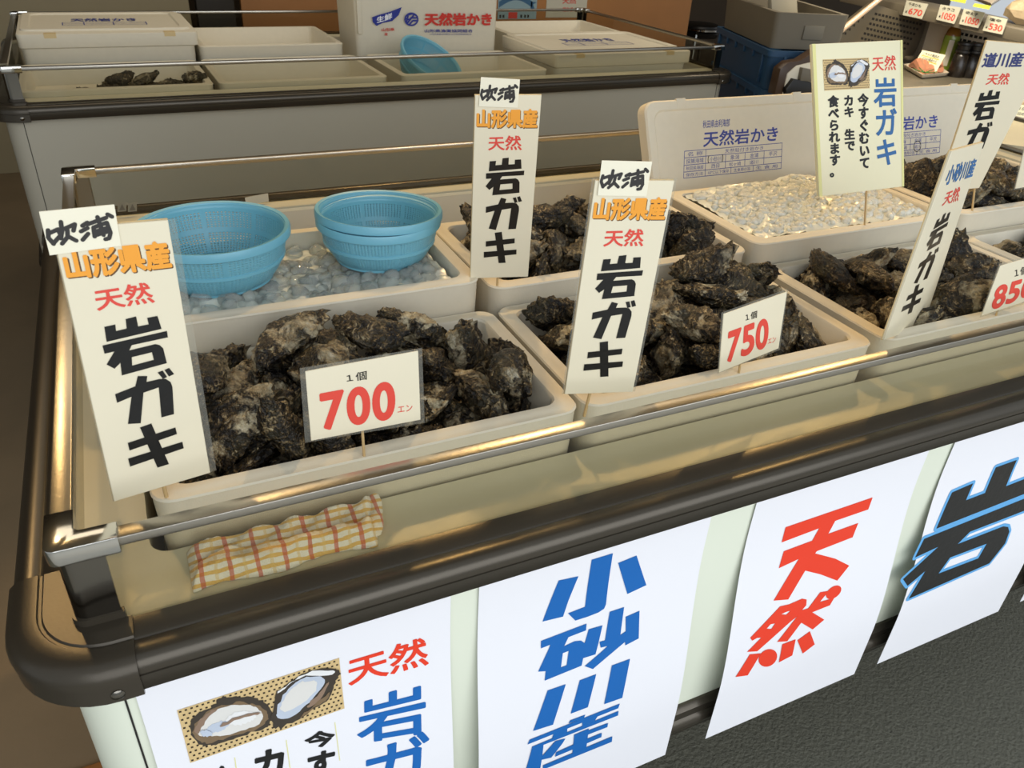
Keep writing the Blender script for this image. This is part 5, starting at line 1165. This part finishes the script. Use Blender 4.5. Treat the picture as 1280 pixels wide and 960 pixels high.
b.loft([rrect(x+0.008, x+w-0.008, y+0.008, y+d-0.008, 0.02, z), rrect(x, x+w, y, y+d, 0.02, z+h), rrect(x+0.02, x+w-0.02, y+0.02, y+d-0.02, 0.02, z+h), rrect(x+0.026, x+w-0.026, y+0.026, y+d-0.026, 0.02, z+0.02)], True, True)
obj('tub_body', b, M['grey_foam'], gb, smooth=True, sharp=30)
b = MB(); b.box(x + 0.12, x + 0.20, y - 0.002, y + 0.02, z + 0.035, z + 0.085); obj('hand_hole', b, mat('grey_foam_dark', (112, 106, 92), 0.7), gb, bevel=0.003)
gb.rotation_euler.z = crz
for i, (dx, dy, tl) in enumerate(((0.02, 0.10, -22), (0.06, 0.20, -14))):
    st = thing('foam_slab', (cr0.x, cr0.y, 1.0), ('pale foam slab leaning in the grey tub, nearer one', 'pale foam slab leaning in the grey tub, farther one')[i], 'foam slab')
    b = MB(); p0 = Vector((x + 0.05 + dx, y + 0.05 + dy, z + 0.024)); T = math.radians(tl)
    e1, e2, e3 = Vector((math.cos(0.5), math.sin(0.5), 0)), Vector((-0.25, 0.1, 1)).normalized(), Vector((-math.sin(0.5), math.cos(0.5), 0.1))
    b.prism([p0, p0 + e1*0.16, p0 + e1*0.15 + e2*0.27, p0 + e1*0.03 + e2*0.30, p0 + e2*0.26], e3*0.022)
    obj('slab', b, mat('grey_white_foam', (150, 142, 122), 0.7), st, bevel=0.003)
    st.rotation_euler.z = crz
# stool far behind
sp = at(876, 29, z=0.62)
so = thing('stool', (sp.x, sp.y, 0), 'round black stool with chrome legs, left of the blue crates', 'stool')
b = MB(); b.lathe([(0.0001, 0.62), (0.13, 0.62), (0.16, 0.61), (0.165, 0.595), (0.16, 0.58), (0.0001, 0.58)], (sp.x, sp.y, 0), 40); obj('seat', b, M['black_plastic'], so, smooth=True)
b = MB(); b.lathe([(0.160, 0.582), (0.172, 0.588), (0.172, 0.576), (0.160, 0.572), (0.160, 0.582)], (sp.x, sp.y, 0), 40); obj('seat_ring', b, M['chrome'], so, smooth=True)
b = MB(); b.lathe([(0.0001, 0.565), (0.15, 0.565), (0.165, 0.55), (0.15, 0.52), (0.0001, 0.52)], (sp.x, sp.y, 0), 40); obj('lower_seat', b, M['black_plastic'], so, smooth=True)
for i in range(4):
    a = math.radians(45 + 90*i); c_, s_ = math.cos(a), math.sin(a)
    b = MB(); b.tube([(sp.x + 0.14*c_, sp.y + 0.14*s_, 0.58), (sp.x + 0.185*c_, sp.y + 0.185*s_, 0.55), (sp.x + 0.19*c_, sp.y + 0.19*s_, 0.45), (sp.x + 0.21*c_, sp.y + 0.21*s_, 0.0)], 0.011, 10); obj('leg', b, M['chrome'], so, smooth=True)

# ------------------------------------------------------------------ open chilled showcase at the right back
mat('case_white', (222, 212, 190), 0.45, noise=0.04, nscale=6); mat('case_grey', (112, 104, 88), 0.45); mat('case_dark', (92, 84, 68), 0.4, noise=0.1, nscale=8); mat('slot', (22, 20, 16), 0.8)
mat('pink_bar', (196, 168, 140), 0.35); mat('fish_pink', (206, 140, 108), 0.4, noise=0.25, nscale=60, bump=0.2, bscale=90); mat('leaf', (56, 120, 50), 0.5); mat('tray_white', (228, 214, 190), 0.5)
mat('tag_yellow', (226, 236, 60), 0.5); mat('tea_green', (128, 148, 52), 0.15, noise=0.2, nscale=40); mat('tea_brown', (128, 86, 28), 0.15); mat('shaker', (30, 24, 18), 0.25); mat('pack_film', (206, 184, 150), 0.2, noise=0.3, nscale=40, bump=0.5, bscale=60)
SX, SY = 3.75, 2.36
sc0 = at(1160, 27, x=SX); sc1 = at(1290, 54, x=SX); DZ = 0.845
SH = thing('open_showcase', (SX, SY, 0), 'open chilled showcase with slotted white back and a shelf, at the right back', 'showcase')
b = MB(); b.box(SX, SX + 0.05, 1.72, SY, DZ - 0.05, sc0.z + 0.05); obj('back_panel', b, M['case_white'], SH, bevel=0.003)
P_B = Plane((SX - 0.0006, SY, DZ), (-1, 0, 0))
k = MB(); V = []; F = []; c8 = crop(1120, 0, 8)
def dash(px0, px1, n, w_=0.012):
    a0, a1 = P_B.px(*c8(*px0)), P_B.px(*c8(*px1))
    for i in range(n):
        t0, t1 = (i + 0.1)/n, (i + 0.8)/n; q = len(V)
        p, r = [(a0[0]+(a1[0]-a0[0])*t, a0[1]+(a1[1]-a0[1])*t) for t in (t0, t1)]
        V.extend([(p[0], p[1]+w_/2), (r[0], r[1]+w_/2), (r[0], r[1]-w_/2), (p[0], p[1]-w_/2)]); F.append((q, q+1, q+2, q+3))
for y0_ in (335, 393, 448, 505, 560, 615, 668): dash((640 - (y0_-335)*0.36, y0_), (920 - (y0_-335)*0.3, y0_ + 58), 6)
for p in ((625, 307), (585, 418), (547, 528), (510, 638)): dash((p[0]-16, p[1]), (p[0]+22, p[1]), 1, 0.02)
put(k, P_B, (V, F), lambda x, y: (x, y), 0.0002); o_ = obj('slot', k, M['slot'], SH); o_['kind'] = 'stuff'
b = MB(); b.box(3.0, SX, 1.90, SY, DZ - 0.03, DZ); obj('deck', b, M['case_grey'], SH, bevel=0.004)
b = MB(); b.box(3.02, SX + 0.04, 1.92, SY - 0.02, 0.0, DZ - 0.03); obj('base_cabinet', b, M['case_white'], SH, bevel=0.004)
# end panel with tinted window and slots behind
P_E = Plane((SX, SY, DZ), (0, -1, 0)); ce = crop(1000, 0, 7.53)
Eq = lambda *ps: [P_E.px(*ce(*p)) for p in ps]
poly = Eq((250, 372), (690, 30), (1205, 205), (1190, 300), (1130, 470), (1090, 540), (960, 560), (940, 640), (180, 640))
b = MB(); b.prism([P_E.w(u, v, 0) for u, v in poly], (0, 0.03, 0)); obj('end_panel', b, M['case_dark'], SH, bevel=0.003)
k = MB(); L5 = []
for i in range(7): L5.append(Eq((700 - 26*i, 128 + 46*i), (1150 - 30*i, 232 + 46*i)))
for i in range(5): L5.append(Eq((560 - 48*i, 150 + 38*i), (600 - 40*i, 165 + 38*i)))
V, F = [], []
for ln in L5:
    n = 14 if abs(ln[1][0] - ln[0][0]) > 0.15 else 3
    for i in range(n):
        (xa_, ya_), (xb_, yb_) = [(ln[0][0] + (ln[1][0]-ln[0][0])*t, ln[0][1] + (ln[1][1]-ln[0][1])*t) for t in ((i+.1)/n, (i+.8)/n)]
        q = len(V); V += [(xa_, ya_+.005), (xb_, yb_+.005), (xb_, yb_-.005), (xa_, ya_-.005)]; F.append((q, q+1, q+2, q+3))
put(k, P_E, (V, F), lambda x, y: (x, y), 0.0006); o_ = obj('slot', k, M['slot'], SH); o_['kind'] = 'stuff'
rim_ = Eq((1215, 205), (1195, 310), (1140, 460), (1095, 530), (1060, 552), (985, 560), (985, 530), (1055, 520), (1080, 495), (1110, 440), (1160, 310), (1185, 205))
b = MB(); b.prism([P_E.w(u, v, 0.02) for u, v in rim_], (0, 0.05, 0)); obj('window_frame', b, M['case_grey'], SH, bevel=0.002)
b0, b1 = at(1097, 1, y=2.30), at(1000, 80, y=2.12)
b = MB(); b.tube([b0 + (b0-b1)*0.35, b0, b1], 0.012, 10); obj('front_bar', b, M['pink_bar'], SH, smooth=True)
P_C = Plane((2.5, 1.80, 0.85), (0, -1, 0)); cx = crop(840, 0, 5.818); Cq = lambda *ps: [P_C.px(*cx(*p)) for p in ps]
b = MB(); b.prism([P_C.w(u, v, 0) for u, v in Cq((745, 690), (790, 500), (850, 452), (935, 440), (1060, 360), (1100, 380), (1100, 700))], (0, 0.04, 0)); obj('end_cap', b, mat('cap_brown', (70, 50, 34), 0.3), SH, bevel=0.004)
b = MB(); b.prism([P_C.w(u, v, 0.004) for u, v in Cq((800, 690), (835, 535), (900, 478), (1010, 452), (1100, 450), (1100, 690))], (0, 0.02, 0)); obj('end_cap_liner', b, M['case_white'], SH, bevel=0.002)
b = MB(); b.prism([P_C.w(u, v, 0.02) for u, v in Cq((805, 640), (860, 565), (1100, 620), (1100, 690), (805, 690))], (0, 0.03, 0)); obj('dark_tray', b, M['black_plastic'], SH, bevel=0.002)
b = MB(); b.prism([P_C.w(u, v, 0.02) for u, v in Cq((905, 580), (925, 485), (1100, 520), (1100, 600))], (0, 0.03, 0)); bb_ = obj('control_box', b, M['case_grey'], SH, bevel=0.002)
# shelf with cards
SZ = at(1160, 24, x=3.55).z
sh_pts = [at(1150, 20, x=3.55), at(1285, 50, x=3.55)]
b = MB(); e0, e1 = sh_pts; dd = (e1 - e0).normalized()
e0 = e0 - dd*0.5; e1 = e1 + dd*0.15
b.loft([[e + Vector((0, 0, -0.014)), e + Vector((0.26, 0, -0.014)), e + Vector((0.26, 0, 0.03)), e + Vector((0, 0, 0.03))] for e in (e0, e1)], True, True)
obj('shelf', b, M['case_grey'], SH, bevel=0.002)
P_K = Plane(sh_pts[0] + Vector((-0.012, 0, 0)), (-1.0, 0.0, 0.12))
for qp, num, top, lab in ((((105,0),(320,40),(255,190),(65,150)), '670', '干貝ひも', 'shelf price card with red 670, leftmost of the four'), (((445,45),(650,75),(580,240),(400,195)), '1050', 'タラコ', 'shelf price card with red 1050, second from the left'),
                           (((680,85),(890,125),(820,280),(630,240)), '1050', '明太子', 'shelf price card with red 1050, third from the left'), (((920,150),(1115,190),(1060,345),(865,305)), '530', '塩辛', 'shelf price card with red 530, rightmost of the four')):
    q = [P_K.px(*c8(*p)) for p in qp]; f0 = P_K.w(*bil(q, 0.5, 1))
    t = thing('shelf_price_card', f0, lab, 'price card')
    obj('card', slab(P_K, q, -0.003, 0.0), M['notice_white'], t)
    k = MB(); text_q(k, P_K, num, [bil(q, *p) for p in ((0.25, 0.45), (0.92, 0.45), (0.92, 0.86), (0.25, 0.86))], 0.02, 0.0006); obj('red_lettering', k, M['ink_red'], t)
    k = MB(); text_q(k, P_K, top, [bil(q, *p) for p in ((0.15, 0.12), (0.75, 0.12), (0.75, 0.32), (0.15, 0.32))], 0.02, 0.0006); text_q(k, P_K, '¥', [bil(q, *p) for p in ((0.10, 0.66), (0.19, 0.66), (0.19, 0.84), (0.10, 0.84))], 0.02, 0.0006); obj('black_lettering', k, M['ink_black'], t)
def pack(pxs, z, label, tagq=None):
    pts = [at(*p, z=z) for p in pxs]; c = sum(pts, Vector())/4
    t = thing('fish_pack', c, label, 'food pack')
    b = MB(); b.loft([[c + (p-c)*0.92 for p in pts], [p + Vector((0, 0, 0.02)) for p in pts], [c + (p-c)*0.9 + Vector((0, 0, 0.024)) for p in pts]], True, True); obj('tray', b, M['tray_white'], t, bevel=0.004)
    f = MB(); 
    for i in range(4):
        a = 0.2 + 0.2*i; p, r = pts[0]*(1-a) + pts[1]*a, pts[3]*(1-a) + pts[2]*a
        f.tube([p*0.85 + r*0.15 + Vector((0,0,.024)), (p + r)/2 + Vector((0,0,.034)), p*0.15 + r*0.85 + Vector((0,0,.024))], [0.012, 0.02, 0.010], 8)
    obj('fish_slice', f, M['fish_pink'], t, smooth=True)
    if tagq:
        tp = [at(*c8(*p), z=z + 0.052) for p in tagq]; g = MB(); g.prism(tp, (0, 0, 0.001)); obj('yellow_tag', g, M['tag_yellow'], t)
    return t
ZS = SZ + 0.03
pack([(1186, -4), (1205, -18), (1215, -9), (1196, 4)], ZS, 'food pack with yellow tag on the shelf, left one', ((545, -14), (705, -4), (690, 34), (540, 6)))
pack([(1214, 0), (1240, -18), (1262, -6), (1238, 10)], ZS, 'food pack with yellow tag on the shelf, right one', ((785, 35), (950, 60), (930, 95), (765, 65)))
bg = at(1272, 28, z=ZS)
b = MB(); rnd = random.Random(2); b.v = [Vector((v.x*0.09, v.y*0.09, v.z*0.06))*(1 + 0.35*mn.noise(v*2.3)) + bg + Vector((0.02, -0.02, 0.05)) for v in ICV]; b.f = list(ICF)
tag(obj('snack_bag', b, M['pack_film'], smooth=True, sharp=20, loc=bg), 'crinkled clear bag of dried food on the shelf end', 'bag')
# deck items
c8w = lambda x, y: at(*c8(x, y), z=DZ)
tp = [c8w(60, 690), c8w(330, 640), c8w(520, 775), c8w(250, 800)]; tc_ = sum(tp, Vector())/4
FT = thing('fish_tray', tc_, 'white tray of pink fish slices with a green leaf, beside the tea bottle', 'food tray')
b = MB(); b.loft([[tc_ + (p - tc_)*0.85 + Vector((0, 0, 0.002)) for p in tp], [p + Vector((0, 0, 0.022)) for p in tp], [tc_ + (p - tc_)*0.92 + Vector((0, 0, 0.02)) for p in tp], [tc_ + (p - tc_)*0.8 + Vector((0, 0, 0.008)) for p in tp]], True, True); obj('tray', b, M['tray_white'], FT, bevel=0.003)
f = MB()
for i in range(5):
    a = 0.15 + 0.17*i; p = tp[0]*(1-a) + tp[1]*a; r = tp[3]*(1-a) + tp[2]*a
    f.tube([p*0.8 + r*0.2 + Vector((0,0,.02)), (p + r)/2 + Vector((0,0,.045)), p*0.2 + r*0.8 + Vector((0,0,.022))], [0.012, 0.024, 0.012], 8)
obj('fish_slice', f, M['fish_pink'], FT, smooth=True)
lf = at(*c8(285, 730), z=DZ + 0.045); k = MB()
for i in range(5):
    a = i*1.25; k.prism([lf + Vector((0.006*math.cos(a+.6), 0.006*math.sin(a+.6), 0)), lf + Vector((0.05*math.cos(a), 0.05*math.sin(a), 0.012)), lf + Vector((0.006*math.cos(a-.6), 0.006*math.sin(a-.6), 0))], (0, 0, 0.003))
obj('leaf', k, M['leaf'], FT)
P_M = Plane(at(*c8(300, 700), z=DZ + 0.02), (-0.75, -0.6, 0.28)); q = [P_M.px(*c8(*p)) for p in ((265, 500), (495, 550), (400, 725), (180, 640))]
MC = thing('handwritten_card', P_M.w(*bil(q, 0.5, 1)), 'cream handwritten card standing behind the tray of fish slices', 'card')
obj('card', slab(P_M, q, -0.003, 0), M['paper_yellow'], MC)
k = MB()
for j in range(3): put(k, P_M, fill([[bil(q, 0.08, 0.30 + 0.26*j), bil(q, 0.85, 0.30 + 0.26*j), bil(q, 0.85, 0.36 + 0.26*j), bil(q, 0.08, 0.36 + 0.26*j)]]), lambda x, y: (x, y), 0.0005)
obj('yellow_rule', k, mat('rule_yellow', (226, 190, 80), 0.6), MC)
k = MB()
for j, s_ in enumerate(('こちらの商品は', 'この22の商品から', '選んで下さい')): text_q(k, P_M, s_, [bil(q, *p) for p in ((0.10, 0.10 + 0.28*j), (0.80, 0.10 + 0.28*j), (0.80, 0.28 + 0.28*j), (0.10, 0.28 + 0.28*j))], 0.015, 0.0008)
obj('black_lettering', k, M['ink_black'], MC)
bp_ = c8w(455, 715)
BO = thing('tea_bottle', bp_, 'green tea bottle with a green label behind the fish tray', 'bottle')
hb_ = 0.215
b = MB(); b.lathe([(0.0001, 0), (0.028, 0), (0.032, 0.006), (0.031, 0.03), (0.033, 0.05), (0.031, 0.07), (0.033, 0.09), (0.033, 0.155), (0.028, 0.178), (0.016, 0.196), (0.013, 0.202)], bp_, 28); obj('bottle_body', b, M['tea_brown'], BO, smooth=True)
b = MB(); b.lathe([(0.0335, 0.012), (0.0345, 0.02), (0.0345, 0.15), (0.0335, 0.156)], bp_, 28); obj('label_sleeve', b, M['tea_green'], BO, smooth=True)
b = MB(); b.lathe([(0.0140, 0.200), (0.0150, 0.202), (0.0150, 0.218), (0.013, 0.220), (0.0001, 0.220)], bp_, 20); obj('cap', b, M['tray_white'], BO, smooth=True)
P_L = Plane(bp_ + Vector((-0.0262, -0.0246, 0.08)), (-0.73, -0.68, 0)); k = MB(); put(k, P_L, fill([[(-0.011, -0.05), (0.011, -0.05), (0.011, 0.06), (-0.011, 0.06)]]), lambda x, y: (x, y), 0.0006); obj('white_label', k, M['notice_white'], BO)
for (px_, lab) in (((590, 765), 'dark soy sauce bottle with black cap, left one of the pair'), ((705, 770), 'dark soy sauce bottle with black cap, right one of the pair')):
    c = c8w(*px_); t = thing('sauce_bottle', c, lab, 'bottle')
    b = MB(); b.lathe([(0.0001, 0), (0.034, 0), (0.036, 0.005), (0.033, 0.09), (0.026, 0.098)], c, 24); obj('bottle_body', b, M['shaker'], t, smooth=True, sharp=40)
    b = MB(); b.lathe([(0.026, 0.098), (0.032, 0.104), (0.032, 0.112), (0.026, 0.114), (0.028, 0.132), (0.034, 0.136), (0.033, 0.144), (0.0001, 0.146)], c, 24); obj('cap', b, M['black_plastic'], t, smooth=True, sharp=40)
# counter continuing to the right behind the sign
q0 = [at(*p, z=0.80) for p in ((1225, 175), (1330, 190), (1330, 120), (1236, 118))]
b = MB(); b.loft([[p + Vector((0, 0, -0.80)) for p in q0], q0], True, True); tag(obj('side_counter', b, M['case_white'], loc=q0[0] + Vector((0, 0, -0.8)), bevel=0.004), 'pale counter with fish packs at the right photo edge', 'counter')
pack([(1246, 128), (1262, 100), (1300, 108), (1290, 135)], 0.801, 'pink fish pack on the pale counter at the right photo edge')
P_R = Plane(at(1262, 150, z=0.802), (-0.5, -0.8, 0.35)); q = [P_R.px(*p) for p in ((1266, 129), (1310, 136), (1300, 158), (1252, 150))]
RC = thing('handwritten_card', P_R.w(*bil(q, 0.5, 1)), 'cream handwritten card before the fish pack at the right photo edge', 'card')
obj('card', slab(P_R, q, -0.003, 0), M['paper_yellow'], RC)
k = MB()
for j, s_ in enumerate(('こちらの商品は', 'この22の商品から', '選んで下さい')): text_q(k, P_R, s_, [bil(q, *p) for p in ((0.10, 0.12 + 0.28*j), (0.85, 0.12 + 0.28*j), (0.85, 0.30 + 0.28*j), (0.10, 0.30 + 0.28*j))], 0.015, 0.0006)
obj('black_lettering', k, M['ink_black'], RC)
